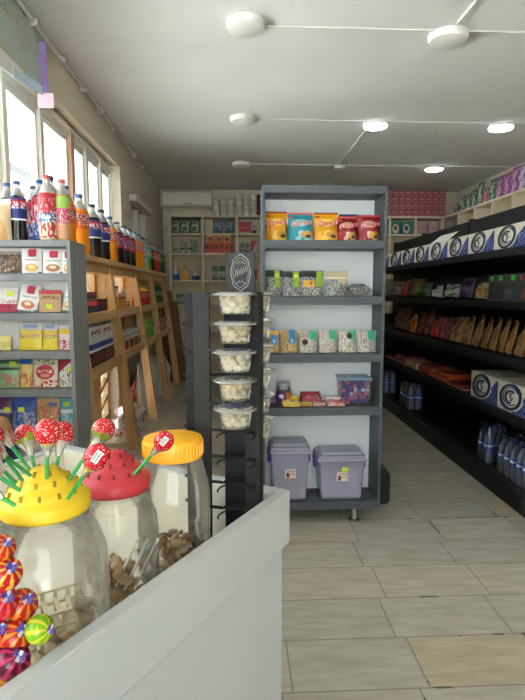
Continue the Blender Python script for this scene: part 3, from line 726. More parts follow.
# striped lollipops of the left cluster, stuck on an upright white holder
def striped(key, base, c2):
    return paint('striped wrap ' + key, base, [('mer', 8, .45, c2), ('n', 5, .64, c2)], .25)
ST = {'so': striped('orange', (178, 34, 22), (222, 132, 40)), 'sr': striped('red', (186, 24, 22), (226, 170, 60)), 'sm': striped('crimson', (178, 20, 40), (220, 80, 70)),
      'sp': striped('magenta', (92, 8, 40), (178, 30, 90)), 'sg': striped('green', (122, 178, 22), (206, 200, 50)), 'sy': striped('gold', (214, 130, 44), (232, 178, 90))}
tie = paint('violet tie', (84, 66, 150), [('n', 5, .6, (150, 130, 190))], .35)
HX, HY = -.325, .575
hold = thing('lollipop_holder', 'white upright holder of the striped lollipops at the left edge', 'lollipop holder', (HX, HY, FL + .001))
MB().lathe([(.030, 0), (.030, .006), (.016, .010), (.016, .30), (.012, .305)], 16).build('holder_post', cwhite, hold)
for c, r, key, lab in T['STRIPED']:
    c = Vector(c)
    t = thing('striped_lollipop', lab, 'lollipop', c, 0, 'striped lollipops of the left cluster')
    b = MB(); b.ball((0, 0, 0), r, 22, 14, sz=.95)
    o = b.build('candy_head', ST[key], t); 
    n = Vector((.62, -.45, .62)).normalized()
    if key == 'sg': n = Vector((.85, -.4, .2)).normalized()
    o.rotation_mode = 'QUATERNION'; o.rotation_quaternion = Vector((0, 0, 1)).rotation_difference(n)
    f = MB(); rj = random.Random(key + lab)
    for q in range(7):
        aa = q * .9 + rj.uniform(-.3, .3); l_ = r * rj.uniform(.26, .44); up = r * rj.uniform(.99, 1.12)
        f.beam((0, 0, r * .95), (l_ * math.cos(aa), l_ * math.sin(aa), up), r * .22, r * .05, q % 3 == 2)
    f = f.build('wrapper_tie', [tie, mat('tie white', (206, 200, 222), .4)], t); f.rotation_mode = 'QUATERNION'; f.rotation_quaternion = o.rotation_quaternion
    e = Vector((HX + .014, HY, c.z - .004)) - c
    if key != 'sg': MB().tube([e, e.normalized() * r * .9], .0024, 8).build('stick', wst, t)
    else: MB().tube([Vector((-.03, .01, -.03)), Vector((-.008, .003, -.008))], .0024, 8).build('stick', wst, t)
# loose sweets and a small cream basket in the tray
b = MB()
B0 = Vector((-.205, .585, 0))
bk = thing('slatted_basket', 'small cream slatted basket behind the striped lollipops', 'basket', (-.295, .80, FL + .001), .5)
bm_ = mat('cream slats', (222, 208, 176), .55)
b = MB(); b.box(-.05, .05, -.035, .035, 0, .004)
for k in range(6):
    x = -.05 + k * .02; b.box(x - .003, x + .003, -.037, -.033, 0, .05).box(x - .003, x + .003, .033, .037, 0, .05)
for z in (.0, .025, .047): b.box(-.053, .053, -.038, -.032, z, z + .004).box(-.053, .053, .032, .038, z, z + .004).box(-.053, -.049, -.038, .038, z, z + .004).box(.049, .053, -.038, .038, z, z + .004)
b.build('basket_wall', bm_, bk)
b = MB()
for k in range(6): b.box(-.05 + k * .0185, -.043 + k * .0185, -.034, .034, .03, .036)
b.build('slat', bm_, bk)
for (x, y, z, m, lab) in [(-.25, .55, FL, mat('green wrap', (150, 190, 110), .4), 'pale green wrapped sweet lying below the lime lollipop'),
                          (-.237, .574, FL, mat('pale red wrap', (212, 120, 100), .4), 'red and white wrapped sweet lying by the counter rim')]:
    o = MB().lathe([(.009, -.026), (.003, -.016), (.009, -.010), (.011, 0), (.009, .010), (.003, .016), (.009, .026)], 8).build('wrapped_sweet', m)
    o.location = (x, y, z + .0115); o.rotation_euler = (PI / 2, 0, random.uniform(0, 3)); tag(o, lab, 'sweet')

# ------------------------------------------------------------------ black cup rack
rz = math.atan2(-.292, .956)
RL = Vector((-.1055, 1.0512, FL + .001))
RK = thing('cup_rack', 'tall black rack of snack cups standing in the counter tray', 'display rack', RL, rz)
blk = mat('black rack plastic', (19, 18, 18), .75); blk2 = mat('black rack face', (33, 31, 30), .7)
H = .537; RW = .160
MB().box(0, RW, -.018, .016, 0, .010).build('base', blk, RK, bevel=.002)
MB().box(.0257, .0594, -.018, -.010, .01, H).build('side_panel', blk2, RK, bevel=.001)
MB().box(.0, .0257, .004, .012, .01, H).build('side_panel', blk, RK)
MB().box(.130, RW, -.018, -.010, .01, H).box(RW - .006, RW, -.010, .012, .01, H).build('side_panel', blk, RK, bevel=.001)
MB().box(.078, .130, .016, .024, .01, H - .02).build('spine', blk, RK)
TOP = 1.298 - FL - .001
LV = [TOP - .0525 * k for k in range(9)]
CX, CY = .123, -.056
for k, z in enumerate(LV):
    a = MB(); r = .0345
    a.tube([(CX + r * math.cos(t), CY + r * math.sin(t), z - .006) for t in [PI * i / 14 for i in range(-2, 17)]], .0017, 6)
    a.box(.052, .085, -.022, -.018, z - .009, z - .004).box(.140, .152, -.040, -.018, z - .009, z - .004)
    a.box(.085, .125, -.020, .016, z - .009, z - .006)
    a.build('cup_ring', blk, RK)
    p = MB(); p.box(-.006, .0257, .004, .012, z - .012, z - .008).box(.006, .028, -.010, .004, z - .02, z - .017); p.build('side_arm', blk, RK)
    if k < 6:
        q = MB(); q.tube([(.128 + .0345 * math.cos(t), .0724 + .0345 * math.sin(t), z - .006) for t in [-PI + PI * i / 10 for i in range(11)]], .0017, 6); q.box(.105, .146, .024, .040, z - .008, z - .005); q.build('cup_ring', blk, RK)
# header board with a pale ornate crest
HX0, HX1 = .082, .138
MB().box(HX0, HX1, .026, .031, H - .06, H + .077).build('header_board', mat('black board', (24, 23, 23), .5), RK)
cr = mat('crest white', (150, 147, 140), .7)
cb = MB(); cx_, cz_ = (HX0 + HX1) / 2, H + .038
for (rx, rzz, th) in ((.0195, .034, .0011), (.0155, .028, .0006)):
    cb.tube([(cx_ + rx * math.cos(t) * (1 + .035 * math.cos(8 * t)), .0252, cz_ + rzz * math.sin(t) * (1 + .035 * math.cos(8 * t))) for t in [2 * PI * i / 64 for i in range(65)]], th, 5)
for zz in (.019, -.019):
    for s_ in (-1, 1): cb.tube([(cx_ + s_ * (.001 + .0016 * i), .0252, cz_ + zz + .0025 * math.sin(i * 1.1)) for i in range(6)], .0008, 5)
for k in range(5): cb.tube([(cx_ - .0115 + .005 * k, .0252, cz_ - .009 + .002 * k), (cx_ - .0095 + .005 * k, .0252, cz_ + .007 + .0015 * k), (cx_ - .0065 + .005 * k, .0252, cz_ - .006 + .002 * k)], .0009, 5)
cb.build('crest', cr, RK)
# cups
cupm = clearmat('cup plastic', (248, 248, 244), .10, (232, 228, 220), .7, .12)
lidc = clearmat('cup lid plastic', (250, 250, 246), .32, (236, 233, 226), .8, .12)
fillm = [noisy('cream sweets', (220, 206, 182), (236, 226, 208), (60, 60, 60), .6), noisy('tan sweets', (214, 194, 162), (232, 216, 190), (60, 60, 60), .6)]
def cup_parts(root, seed, printed):
    MB().lathe([(.0255, -.036), (.027, -.035), (.0325, -.003), (.0345, -.001), (.0345, .001)], 24, cap=False).lathe([(.0257, -.0355), (.001, -.0355)], 24, cap=False).build('cup', cupm, root)
    MB().lathe([(.040, -.002), (.0408, .0), (.040, .0015), (.033, .002), (.031, .004), (.001, .0045)], 24).build('cup_lid', lidc, root)
    f = MB(); rnd = random.Random(seed)
    for lay in range(3):
        for q in range(7 if lay else 6):
            a = 2 * PI * q / 6 + lay * .6; rr = (.0165 + .0022 * lay) if q < 6 else 0
            f.ball((rr * math.cos(a), rr * math.sin(a), -.0275 + lay * .0098), .0079 + rnd.uniform(0, .0012), 8, 6, 0, .85)
    f.build('filling', fillm[seed % 2], root)
    if printed: MB().lathe([(.010, .0047), (.017, .0048), (.017, .005), (.010, .005)], 20, cap=False).build('lid_print', mat('violet print', (92, 80, 140), .5), root)
ordn = ['topmost', 'second from the top', 'third from the top', 'fourth from the top', 'lowest']
RM = Matrix.Translation(RL) @ Matrix.Rotation(rz, 4, 'Z')
for k in range(5):
    p = RM @ Vector((CX, CY, LV[k] - .004))
    c = thing('snack_cup', 'clear sweets cup, %s in the front stack of the black rack' % ordn[k], 'cup', p, rz, 'snack cups on the black rack')
    cup_parts(c, k, k in (2, 4))
for k in range(6):
    p = RM @ Vector((.128, .0724, LV[k] - .004))
    c = thing('snack_cup', 'clear sweets cup peeking from behind the right rack post, %s' % (ordn[:4] + ['fifth from the top', 'lowest'])[k], 'cup', p, rz, 'snack cups on the black rack')
    cup_parts(c, k + 1, False)

# ================================================================== grey packet unit at the left
gm = noisy('grey laminate', (124, 126, 127), (136, 138, 139), (30, 30, 2), .55)
gback = mat('unit back panel', (226, 225, 222), .6)
gu = thing('packet_shelf', 'grey shelf unit of seasoning packets behind the counter at left', 'shelf unit', (-.88, 2.2, 0))
gx0, gx1 = -.29, .205
ztop = 1.505
pb = MB(); pb.box(gx1 - .016, gx1, 0, .22, 0, ztop); pb.build('side_panel', gm, gu, bevel=.001)
pb = MB(); pb.box(gx0, gx0 + .016, 0, .22, 0, ztop); pb.build('side_panel', gm, gu, bevel=.001)
MB().box(gx0 + .016, gx1 - .016, 0, .22, ztop - .026, ztop).build('top_board', gm, gu, bevel=.001)
MB().box(gx0 + .016, gx1 - .016, .105, .12, .05, ztop - .026).build('back_panel', gback, gu)
for z in (1.371, 1.21, 1.05, .89, .711, .55, .39, .2):
    MB().box(gx0 + .016, gx1 - .016, .002, .104, z - .03, z).build('shelf', gm, gu, bevel=.001)
P = {}
def pk(key, base, *shapes, rough=.4): P[key] = paint('pack ' + key, base, shapes, rough)
W, RD, LM = (226, 224, 220), (196, 30, 56), (200, 222, 60)
pk('mushroom', (70, 56, 46), ('n', 6, .52, (126, 92, 66)), ('z', .86, 1, (150, 140, 130)), ('n', 9, .62, (196, 170, 140)))
for k, c2, ex in (('soupA', (216, 160, 84), ()), ('soupB', (176, 112, 66), ()), ('soupC', (214, 150, 84), ()), ('soupD', (206, 104, 72), ()), ('soupE', (214, 150, 84), ())):
    pk(k, W, ('r', .36, .72, .66, .96, RD), ('r', .46, .62, .78, .86, (240, 220, 224)), ('nr', 30, .5, .15, .85, .5, .56, (90, 90, 96)), ('e', .5, .22, .33, .16, c2), ('e', .5, .26, .16, .07, (236, 214, 170)), ('r', .82, .98, 0, .06, (80, 90, 100)))
pk('berry', (226, 218, 214), ('z', 0, .34, (170, 26, 56)), ('nr', 14, .52, 0, 1, .3, .5, (180, 60, 84)), ('nr', 10, .56, 0, 1, .0, .3, (90, 20, 40)))
pk('kraft', (190, 152, 104), ('z', .82, 1, (196, 44, 60)), ('nr', 16, .5, .1, .9, .58, .74, (92, 66, 44)), ('n', 12, .62, (166, 120, 78)))
pk('yelA', (228, 214, 140), ('nr', 10, .5, 0, 1, .2, .6, (214, 180, 70)))
for k in ('yelB', 'yelC'): pk(k, (230, 206, 58), ('z', .74, 1, (214, 214, 210)), ('r', .2, .8, .8, .94, (150, 170, 206)), ('nr', 12, .5, 0, 1, .5, .74, (216, 176, 90)), ('nr', 16, .52, .1, .9, .42, .56, (150, 110, 130)))
pk('whiteR', (226, 214, 208), ('z', .62, .84, (230, 194, 56)), ('nr', 9, .5, 0, 1, 0, .4, (206, 84, 60)), ('nr', 14, .55, 0, 1, .4, .6, (200, 120, 110)))
pk('grnA', (130, 184, 130), ('z', .62, .72, (52, 70, 58)), ('nr', 8, .5, 0, 1, .05, .5, (190, 110, 110)), ('z', .86, 1, (70, 110, 80)))
pk('bluY', (222, 190, 90), ('z', .8, 1, (44, 92, 168)), ('nr', 8, .5, 0, 1, .05, .5, (190, 104, 96)), ('nr', 12, .55, 0, 1, .5, .8, (236, 220, 160)))
pk('borsch', (226, 210, 184), ('e', .5, .54, .36, .26, (196, 30, 40)), ('nr', 16, .5, .22, .78, .5, .62, (240, 226, 214)), ('e', .5, .42, .2, .07, (222, 150, 130)), ('nr', 9, .52, 0, 1, 0, .26, (190, 44, 50)), ('nr', 9, .56, 0, 1, .8, 1, (120, 120, 70)))
pk('redG', (160, 30, 44), ('tri', .5, .5, (224, 220, 206)), ('nr', 14, .5, 0, 1, 0, .3, (150, 140, 90)), ('nr', 6, .56, 0, 1, .3, .7, (170, 40, 60)))
pk('purp', (104, 44, 104), ('z', 0, .45, (60, 66, 84)), ('z', .5, .62, (196, 200, 206)))
pk('blue', (46, 84, 176), ('nr', 7, .5, 0, 1, 0, .55, (196, 170, 186)), ('nr', 10, .56, 0, 1, .1, .7, (50, 120, 150)))
pk('orangeK', (206, 156, 112), ('nr', 9, .5, 0, 1, .2, .8, (196, 96, 66)), ('r', .5, .9, .72, .86, (90, 90, 140)), ('n', 12, .6, (226, 196, 150)))
pk('teal', (92, 178, 196), ('nr', 8, .52, 0, 1, 0, .5, (206, 180, 170)), ('z', .5, .62, (226, 232, 232)))
pk('navy', (36, 44, 92), ('nr', 10, .58, 0, 1, .2, .8, (90, 110, 160)))
pk('kraft2', (198, 168, 120), ('nr', 8, .5, 0, 1, .1, .6, (150, 110, 70)))
TAGS = {'berry': (.2, .78), 'kraft': (.0, .25), 'grnA': (.22, .86), 'redG': (.3, .68), 'purp': (.25, .62), 'blue': (-.1, .62), 'teal': (.0, .82)}
for i, (kind, x, y, z, w, h, key, lab) in enumerate(T['GREY']):
    tl = -.10 if kind == 'pouch' else -.14
    o = pouch('seasoning_packet', lab, 'packet', 'seasoning packets on the grey shelf', (x, y + .01, z), w * 1.04, h * 1.02, .018, P[key], 0, tl, i, crimp=.05)
    if o.location.x + w * .52 > -.693: o.location.x = -.694 - w * .52
    if kind == 'pouchL':     # leaning sideways a little as well
        o.rotation_euler = (-.14, .17, 0); o.location[2] += .006; o.scale[0] = .9
    if key.startswith('soup'):
        b = MB(); vv = [(-.18, .14), (.18, .14), (.18, -.05), (.0, -.15), (-.18, -.05)]
        n = len(vv); ww, hh = w, h
        b.add([(a * ww, -.0005, c * hh) for a, c in vv] + [(a * ww, .0005, c * hh) for a, c in vv], [tuple(range(n)), tuple(range(2 * n - 1, n - 1, -1))] + [(q, (q + 1) % n, n + (q + 1) % n, n + q) for q in range(n)])
        b.build('badge', mat('crimson badge', (192, 28, 56), .45), o, (w * .04, -.0105, h * .80))
    if key in TAGS:
        a, c = TAGS[key]; price_tag(o, a * w, c * h, .026, .020, -.0105)
# ------------------------------------------------------------------ bottles on top of it
liq = {'cola': mat('cola', (26, 18, 18), .12), 'redL': mat('cola', (26, 18, 18), .12), 'juice': mat('pale juice', (206, 190, 160), .15), 'pinkL': mat('peach tea', (200, 150, 96), .15),
       'orange': mat('orange soda', (240, 150, 20), .14), 'lime': mat('lime soda', (120, 196, 60), .15), 'water': mat('pale water', (190, 208, 214), .15), 'redw': mat('red soda', (206, 60, 50), .15), 'green': mat('green soda', (50, 120, 60), .15)}
lb = {'cola': paint('label cola', (30, 52, 128), [('z', .6, .9, (176, 30, 50)), ('nr', 8, .5, 0, 1, .5, .8, (214, 214, 224)), ('z', 0, .08, (226, 226, 226))], .35),
      'redL': paint('label red blue', (186, 40, 56), [('z', 0, .4, (34, 74, 150)), ('nr', 9, .55, 0, 1, .1, .8, (220, 200, 206))], .35),
      'juice': paint('label strawberry', (188, 40, 56), [('z', .36, .54, (40, 96, 160)), ('nr', 8, .5, 0, 1, .3, .6, (226, 226, 230)), ('nr', 7, .5, 0, 1, .0, .36, (206, 208, 176)), ('nr', 6, .55, .5, 1, 0, .36, (196, 36, 48)), ('nr', 12, .55, 0, 1, .55, .9, (224, 150, 150))], .35),
      'pinkL': paint('label pink', (196, 70, 110), [('z', .72, 1, (160, 200, 90)), ('z', 0, .36, (206, 150, 110)), ('nr', 9, .55, 0, 1, .3, .7, (226, 190, 190))], .35),
      'orange': paint('label orange', (226, 92, 30), [('nr', 9, .52, 0, 1, .3, .8, (60, 60, 120)), ('nr', 12, .56, 0, 1, .2, .9, (244, 220, 190))], .35),
      'colaR': paint('label cola red', (150, 24, 44), [('nr', 8, .52, 0, 1, .2, .8, (60, 60, 130)), ('nr', 14, .58, 0, 1, .2, .8, (226, 210, 214))], .35),
      'lime': paint('label lime', (76, 170, 50), [('nr', 8, .52, 0, 1, .2, .8, (226, 236, 200))], .35), 'water': paint('label water', (110, 150, 200), [('nr', 8, .52, 0, 1, .2, .8, (226, 236, 240))], .35),
      'redw': paint('label redw', (206, 50, 60), [('nr', 8, .52, 0, 1, .2, .8, (236, 190, 160))], .35), 'green': paint('label green', (40, 110, 60), [('nr', 8, .52, 0, 1, .2, .8, (196, 206, 120))], .35)}
cap = {'blue': mat('cap blue', (50, 86, 140), .4), 'coral': mat('cap coral', (222, 92, 98), .4), 'dark': mat('cap dark', (40, 52, 74), .4), 'amber': mat('cap amber', (226, 150, 40), .4), 'green': mat('cap green', (70, 160, 70), .4), 'red': mat('cap red', (200, 50, 50), .4)}
XS = [-1.03, -.985, -.907, -.872, -.828, -.779, -.722]; YS = [2.28, 2.37, 2.28, 2.37, 2.315, 2.262, 2.275]
for i, (x, y, z, w, h, key, lab) in enumerate(T['UNITBOT']):
    ww = .074 if key == 'juice' else (.070 if i == 2 else .066 if key != 'pinkL' else .054)
    bottle(lab, 'soda bottles on the grey shelf', (XS[i], YS[i], z + .001), ww, h, liq[key], lb[key], cap['coral' if key in ('juice', 'pinkL') else 'dark' if i == 3 else 'blue'], i * 1.3,
           lab=(.04, .72) if key in ('juice', 'pinkL', 'redL') else (.34, .72))
sk = pouch('paper_sack', 'beige paper sack standing at the left picture edge on the grey shelf', 'sack', None, (-.962, 2.243, 1.506), .085, .165, .05, paint('beige sack', (222, 196, 160), [('e', .25, .1, .6, .5, (206, 160, 104)), ('z', .86, 1, (236, 226, 206))], .7), 0, 0, 3)

# ================================================================== wooden rack along the left wall
wd = noisy('pine wood', (204, 156, 100), (230, 190, 134), (3, .7, 14), .55, lo=.3, hi=.7)
wdp = noisy('pine wood upright', (200, 150, 94), (230, 188, 132), (16, 16, .9), .55, lo=.3, hi=.7)
wdk = noisy('brown plywood', (120, 80, 48), (146, 100, 62), (12, 12, 1), .6)
wr = thing('wooden_rack', 'long pine shelf rack with slanting posts under the left windows', 'rack', (-1.0, 5.3, 0))
Yp = [3.30, 4.30, 5.35, 6.33, 7.43]
def L(y): return y - 5.3
MB().box(-.165, .02, L(2.95), L(7.62), 1.50, 1.54).build('top_board', wd, wr, bevel=.003)
# slanted front posts and upright rear posts
for y in Yp:
    MB().hexa([(.10, L(y) - .045, 0), (.185, L(y) - .045, 0), (.185, L(y) + .045, 0), (.10, L(y) + .045, 0), (-.055, L(y) - .04, 1.5), (-.005, L(y) - .04, 1.5), (-.005, L(y) + .04, 1.5), (-.055, L(y) + .04, 1.5)]).build('post', wdp, wr, bevel=.003)
    MB().box(-.165, -.125, L(y) - .04, L(y) + .04, 0, 1.5).build('rear_post', wdp, wr, bevel=.003)
    MB().box(-.125, -.05, L(y) - .012, L(y) + .012, .72, 1.5).build('divider', wd, wr)
def fx(z): return -.03 + (1.5 - z) / 1.5 * .17    # front line of the slanted posts at height z
for z in (1.14, .785):
    f = fx(z)
    MB().box(-.165, f + .0, L(2.95), L(7.5), z - .02, z).build('shelf', wd, wr)
    MB().box(f, f + .022, L(2.95), L(7.5), z - .06, z + .012).build('front_rail', wd, wr, bevel=.002)
MB().box(-.15, -.01, L(2.95), L(7.5), 1.43, 1.5).build('top_rail', wd, wr)
# low sloping braces behind the posts
tag(MB().hexa([(-1.15, 7.52, 0), (-.80, 7.52, 0), (-.80, 7.545, 0), (-1.15, 7.545, 0), (-1.15, 7.56, 1.3), (-.93, 7.56, 1.3), (-.93, 7.585, 1.3), (-1.15, 7.585, 1.3)]).build('plywood_board', wdk), 'brown plywood board standing at the far end of the pine rack', 'board')
tag(MB().hexa([(-.83, 7.63, 0), (-.74, 7.63, 0), (-.74, 7.66, 0), (-.83, 7.66, 0), (-.95, 7.78, 1.15), (-.88, 7.78, 1.15), (-.88, 7.81, 1.15), (-.95, 7.81, 1.15)]).build('plank', wdk), 'narrow brown plank leaning beyond the plywood board', 'plank')
# bottles along the top board
proto = {}
def rackbottle(kind, y, label, group, h=.365, w=.112, x=-1.055):
    k = (kind, h)
    if k not in proto:
        ck = {'orange': 'blue', 'cola': 'dark', 'colaR': 'dark', 'lime': 'green', 'water': 'dark', 'redw': 'red', 'green': 'green'}[kind]
        t = thing('soda_bottle', label, 'bottle', (x, y, 1.541), 0, group)
        bottle_parts(t, w, h, liq['cola' if kind == 'colaR' else kind], lb[kind], cap[ck], lab=(.42, .70) if kind in ('orange',) else (.36, .70))
        proto[k] = t; return t
    return dup(proto[k], (x, y, 1.541), label, (y * 7) % 6, group)
seq = [('orange', (3.10, 3.37, 3.66), 'front orange run on the pine rack', .40), ('cola', (3.98, 4.24), 'cola pair behind the front orange run', .385), ('orange', (4.50,), 'between the cola pair and the darker colas', .37),
       ('colaR', (4.77, 5.05, 5.30), 'dark cola run with red labels on the pine rack', .36), ('orange', (5.55, 5.78), 'orange pair beyond the dark colas', .36), ('water', (6.0,), 'beyond the orange pair', .35), ('lime', (6.23,), 'beyond the pale blue bottle', .36),
       ('colaR', (6.48,), 'beside the lime green bottle', .34), ('redw', (6.74, 6.95), 'red pair near the far end of the pine rack', .35), ('green', (7.18, 7.40), 'green pair at the far end of the pine rack', .33)]
nmk = {'orange': 'orange soda bottle', 'cola': 'cola bottle', 'colaR': 'dark cola bottle', 'water': 'pale blue bottle', 'lime': 'lime green bottle', 'redw': 'red drink bottle', 'green': 'green drink bottle'}
for kind, ys, where, hh in seq:
    for i, y in enumerate(ys):
        od_ = '' if len(ys) == 1 else ('nearer of the ', 'farther of the ')[i] if len(ys) == 2 else ('nearest of the ', 'middle of the ', 'farthest of the ')[i]
        rackbottle(kind, y, nmk[kind] + (', ' if od_ else ' ') + od_ + where, 'soda bottles on the pine rack', hh, .132)
# goods in the cells (shelf tops 1.14 and .785)
def rb(name, label, y, z, w, h, d, m, x=None, group=None):
    f = -1.0 + fx(z) - .01
    return boxpack(name, label, 'pack', group, ((x if x is not None else f - d / 2), y, z), w, d, h, m, PI / 2)
dk = paint('dark box', (34, 34, 44), [('z', .55, .85, (178, 40, 50)), ('nr', 8, .5, 0, 1, .3, .7, (70, 70, 140))])
rb('dark_pack', 'dark box with red band on the upper shelf of the nearest rack bay', 3.98, 1.14, .30, .10, .10, dk)
rb('dark_pack', 'second dark box with red band, stacked on the first in the nearest rack bay', 3.98, 1.242, .28, .05, .10, dk, x=-1.13)
for i, y in enumerate((3.52, 3.63)):
    bb = thing('small_bottle', 'clear pink labelled bottle, %s of two in the nearest rack bay' % ('nearer', 'farther')[i], 'bottle', (-1.07, y, 1.141))
    bottle_parts(bb, .08, .25, liq['water'], lb['redw'], cap['coral'])
wa = paint('animal carton', (228, 222, 218), [('nr', 4, .55, .1, .9, .3, .8, (196, 50, 50)), ('nr', 5, .6, .1, .9, .3, .8, (60, 40, 30))])
wb_ = paint('blue white carton', (226, 228, 232), [('z', .25, .75, (40, 70, 160))])
dkr = paint('black red carton', (36, 34, 40), [('nr', 6, .52, 0, 1, .2, .9, (176, 40, 52)), ('nr', 12, .6, 0, 1, 0, .4, (120, 170, 120))])
for i, (y, tag_) in enumerate(((3.65, 'nearer'), (3.98, 'farther'))):
    rb('carton', 'black carton with red print, bottom of the %s stack in the nearest lower bay' % tag_, y, .785, .30, .10, .09, dkr)
    rb('carton', 'blue and white carton, middle of the %s stack in the nearest lower bay' % tag_, y, .887, .30, .075, .09, wb_, x=-1.0 + fx(.785) - .06)
    rb('carton', 'white carton with red animal print, top of the %s stack in the nearest lower bay' % tag_, y, .964, .29, .09, .09, wa, x=-1.0 + fx(.785) - .065)
rb('carton', 'amber carton with red band on the upper shelf of the second rack bay', 4.66, 1.14, .30, .14, .10, paint('amber carton', (236, 160, 40), [('z', .62, .8, (206, 80, 50)), ('z', .8, 1, (226, 200, 160))]))
rb('lidded_box', 'cream box with blue lid standing on the amber carton', 4.64, 1.282, .26, .06, .09, paint('cream blue', (226, 214, 190), [('z', .75, 1, (50, 70, 160))]), x=-1.10)
for i, y in enumerate((4.99, 5.06, 5.13)):
    rb('red_pack', 'red pack standing in the second rack bay, %s' % ('nearest of three', 'middle of three', 'farthest of three')[i], y, 1.205, .06, .10, .06, paint('red pack', (206, 50, 40), [('z', .8, 1, (230, 220, 210))]), x=-1.10)
for i in range(3):
    rb('tin', 'grey tin in the row of three under the red packs', 4.95 + i * .12, 1.14, .10, .06, .08, paint('grey tin', (150, 146, 136), [('z', .6, .75, (226, 224, 216))]), x=-1.09, group='grey tins in the second rack bay')
gw = paint('white green pack', (226, 224, 220), [('nr', 5, .55, 0, 1, .1, .8, (90, 160, 60)), ('nr', 6, .58, 0, 1, .1, .8, (196, 40, 50))])
rp = paint('red black pack', (186, 40, 50), [('nr', 5, .5, 0, 1, .2, .9, (50, 30, 36)), ('r', .35, .6, 0, 1, (150, 200, 60))])
for i in range(4):
    rb('carton', '%s red and black pack from the near post in the lower second rack bay' % ('first', 'second', 'third', 'fourth')[i], 4.50 + i * .22, .785, .20, .085, .09, rp)
    rb('carton', 'white and green pack on top of the %s red and black pack' % ('first', 'second', 'third', 'fourth')[i], 4.50 + i * .22, .872, .20, .07, .09, gw, x=-1.0 + fx(.785) - .06)
for i in range(6):
    bb = thing('sauce_bottle', 'red sauce bottle with yellow cap in the third rack bay', 'bottle', (-1.05, 5.52 + i * .125, 1.141), 0, 'red sauce bottles with yellow caps')
    if i == 0:
        bottle_parts(bb, .085, .21, liq['redw'], lb['redw'], mat('cap yellow', (232, 196, 70), .4), topcol=mat('cap yellow', (232, 196, 70), .4)); sb0 = bb
    else:
        bpy.data.objects.remove(bb); dup(sb0, (-1.05, 5.52 + i * .125, 1.141), sb0['label'], i * 1.1, sb0['group'])
lg = paint('lime pack', (110, 200, 40), [('nr', 6, .52, 0, 1, 0, 1, (40, 130, 40)), ('nr', 8, .6, 0, 1, 0, 1, (226, 240, 200))], .3)
for i in range(4):
    for j in range(2):
        pouch('lime_pack', 'bright lime green pack in the lower third rack bay', 'pack', 'lime green packs in the third bay', (-.99, 5.53 + i * .2, .787 + j * .10), .19, .105 if j else .10, .05, lg, PI / 2, 0, i + j)
for i in range(4):
    bb = thing('green_bottle', 'dark green bottle in the farthest upper rack bay', 'bottle', (-1.05, 6.55 + i * .2, 1.141), 0, 'dark green bottles in the farthest bay')
    if i == 0: bottle_parts(bb, .10, .24, liq['green'], lb['green'], cap['green'], topcol=liq['green']); gb0 = bb
    else:
        bpy.data.objects.remove(bb); dup(gb0, (-1.05, 6.55 + i * .2, 1.141), gb0['label'], i, gb0['group'])
for i in range(4):
    rb('carton', 'red and pink pack in the farthest lower rack bay', 6.55 + i * .2, .785, .18, .18, .09, paint('red pink pack', (176, 56, 56), [('nr', 6, .55, 0, 1, 0, 1, (226, 190, 186))]), group='red and pink packs in the farthest bay')
# things under the rack
rs = noisy('woven sack', (228, 222, 208), (238, 234, 224), (60, 60, 60), .8)
for i, (y, ln, hh, lab) in enumerate(((5.84, .86, .54, 'large white woven sack under the pine rack, nearer of two'), (6.88, .90, .48, 'large white woven sack under the pine rack, farther of two'))):
    pm_ = pouch_mb(ln, hh, .24, crimp=.05, seed=i, wob=.18); o = pm_.build('woven_sack', rs); o.location = (-1.02, y, .002); o.rotation_euler = (-.08 * 0, 0, PI / 2); tag(o, lab, 'sack')
tag(MB().box(-1.12, -.93, 4.36, 5.28, 0, .03).build('pale_board', mat('pale board', (214, 202, 178), .6)), 'pale board lying on the floor under the pine rack', 'board')
bgm = paint('white red plastic bag', (230, 222, 216), [('nr', 5, .57, 0, 1, 0, 1, (206, 60, 66)), ('nr', 9, .6, 0, 1, 0, 1, (190, 180, 176))], .35)
for i, (x, y, z, w, h, lab) in enumerate(((-1.0, 4.53, .032, .28, .20, 'white and red plastic bag bundle under the rack, nearest the camera'), (-1.0, 4.88, .032, .38, .27, 'white and red plastic bag bundle with the red scoop on it'))):
    o = pouch_mb(w, h, .22, crimp=.12, seed=20 + i, wob=.7).build('plastic_bag', bgm); o.location = (x, y, z); o.rotation_euler = (0, 0, PI / 2); tag(o, lab, 'bag')
sc_ = thing('red_scoop', 'red scoop with upright handle on the plastic bag under the rack', 'scoop', (-.98, 4.86, .285))
rdp = mat('red scoop plastic', (212, 52, 56), .4)
MB().ball((0, 0, .03), .045, 14, 10, sz=1.1).build('bowl', rdp, sc_); MB().tube([(0, 0, .07), (.015, .0, .12), (.03, .03, .17)], .011, 8).build('handle', rdp, sc_)

# ================================================================== grey unit in the middle of the shop
cgm = noisy('slate laminate', (74, 80, 86), (84, 90, 96), (2, 40, 40), .5)
cback = mat('pale unit back', (234, 237, 238), .6)
cu2 = thing('display_shelf', 'tall slate grey shelf unit of snacks in the middle of the shop', 'shelf unit', (.466, 2.81, 0))
hw, dp, th = .331, .235, .03
for sx in (-1, 1):
    MB().box(min(sx * hw, sx * (hw - .015)), max(sx * hw, sx * (hw - .015)), 0, dp, .09, 1.85).build('side_panel', cgm, cu2, bevel=.0015)
MB().box(-hw + .015, hw - .015, 0, dp, 1.81, 1.85).build('top_board', cgm, cu2, bevel=.0015)
for z in (1.568, 1.271, .958, .663, .125):
    MB().box(-hw + .015, hw - .015, .002, dp - .02, z - .044, z).build('shelf', cgm, cu2, bevel=.0015)
MB().box(-hw + .015, hw - .015, dp - .02, dp, .09, 1.81).build('back_panel', cback, cu2)
chrome = mat('chrome', (200, 200, 200), .2, 1)
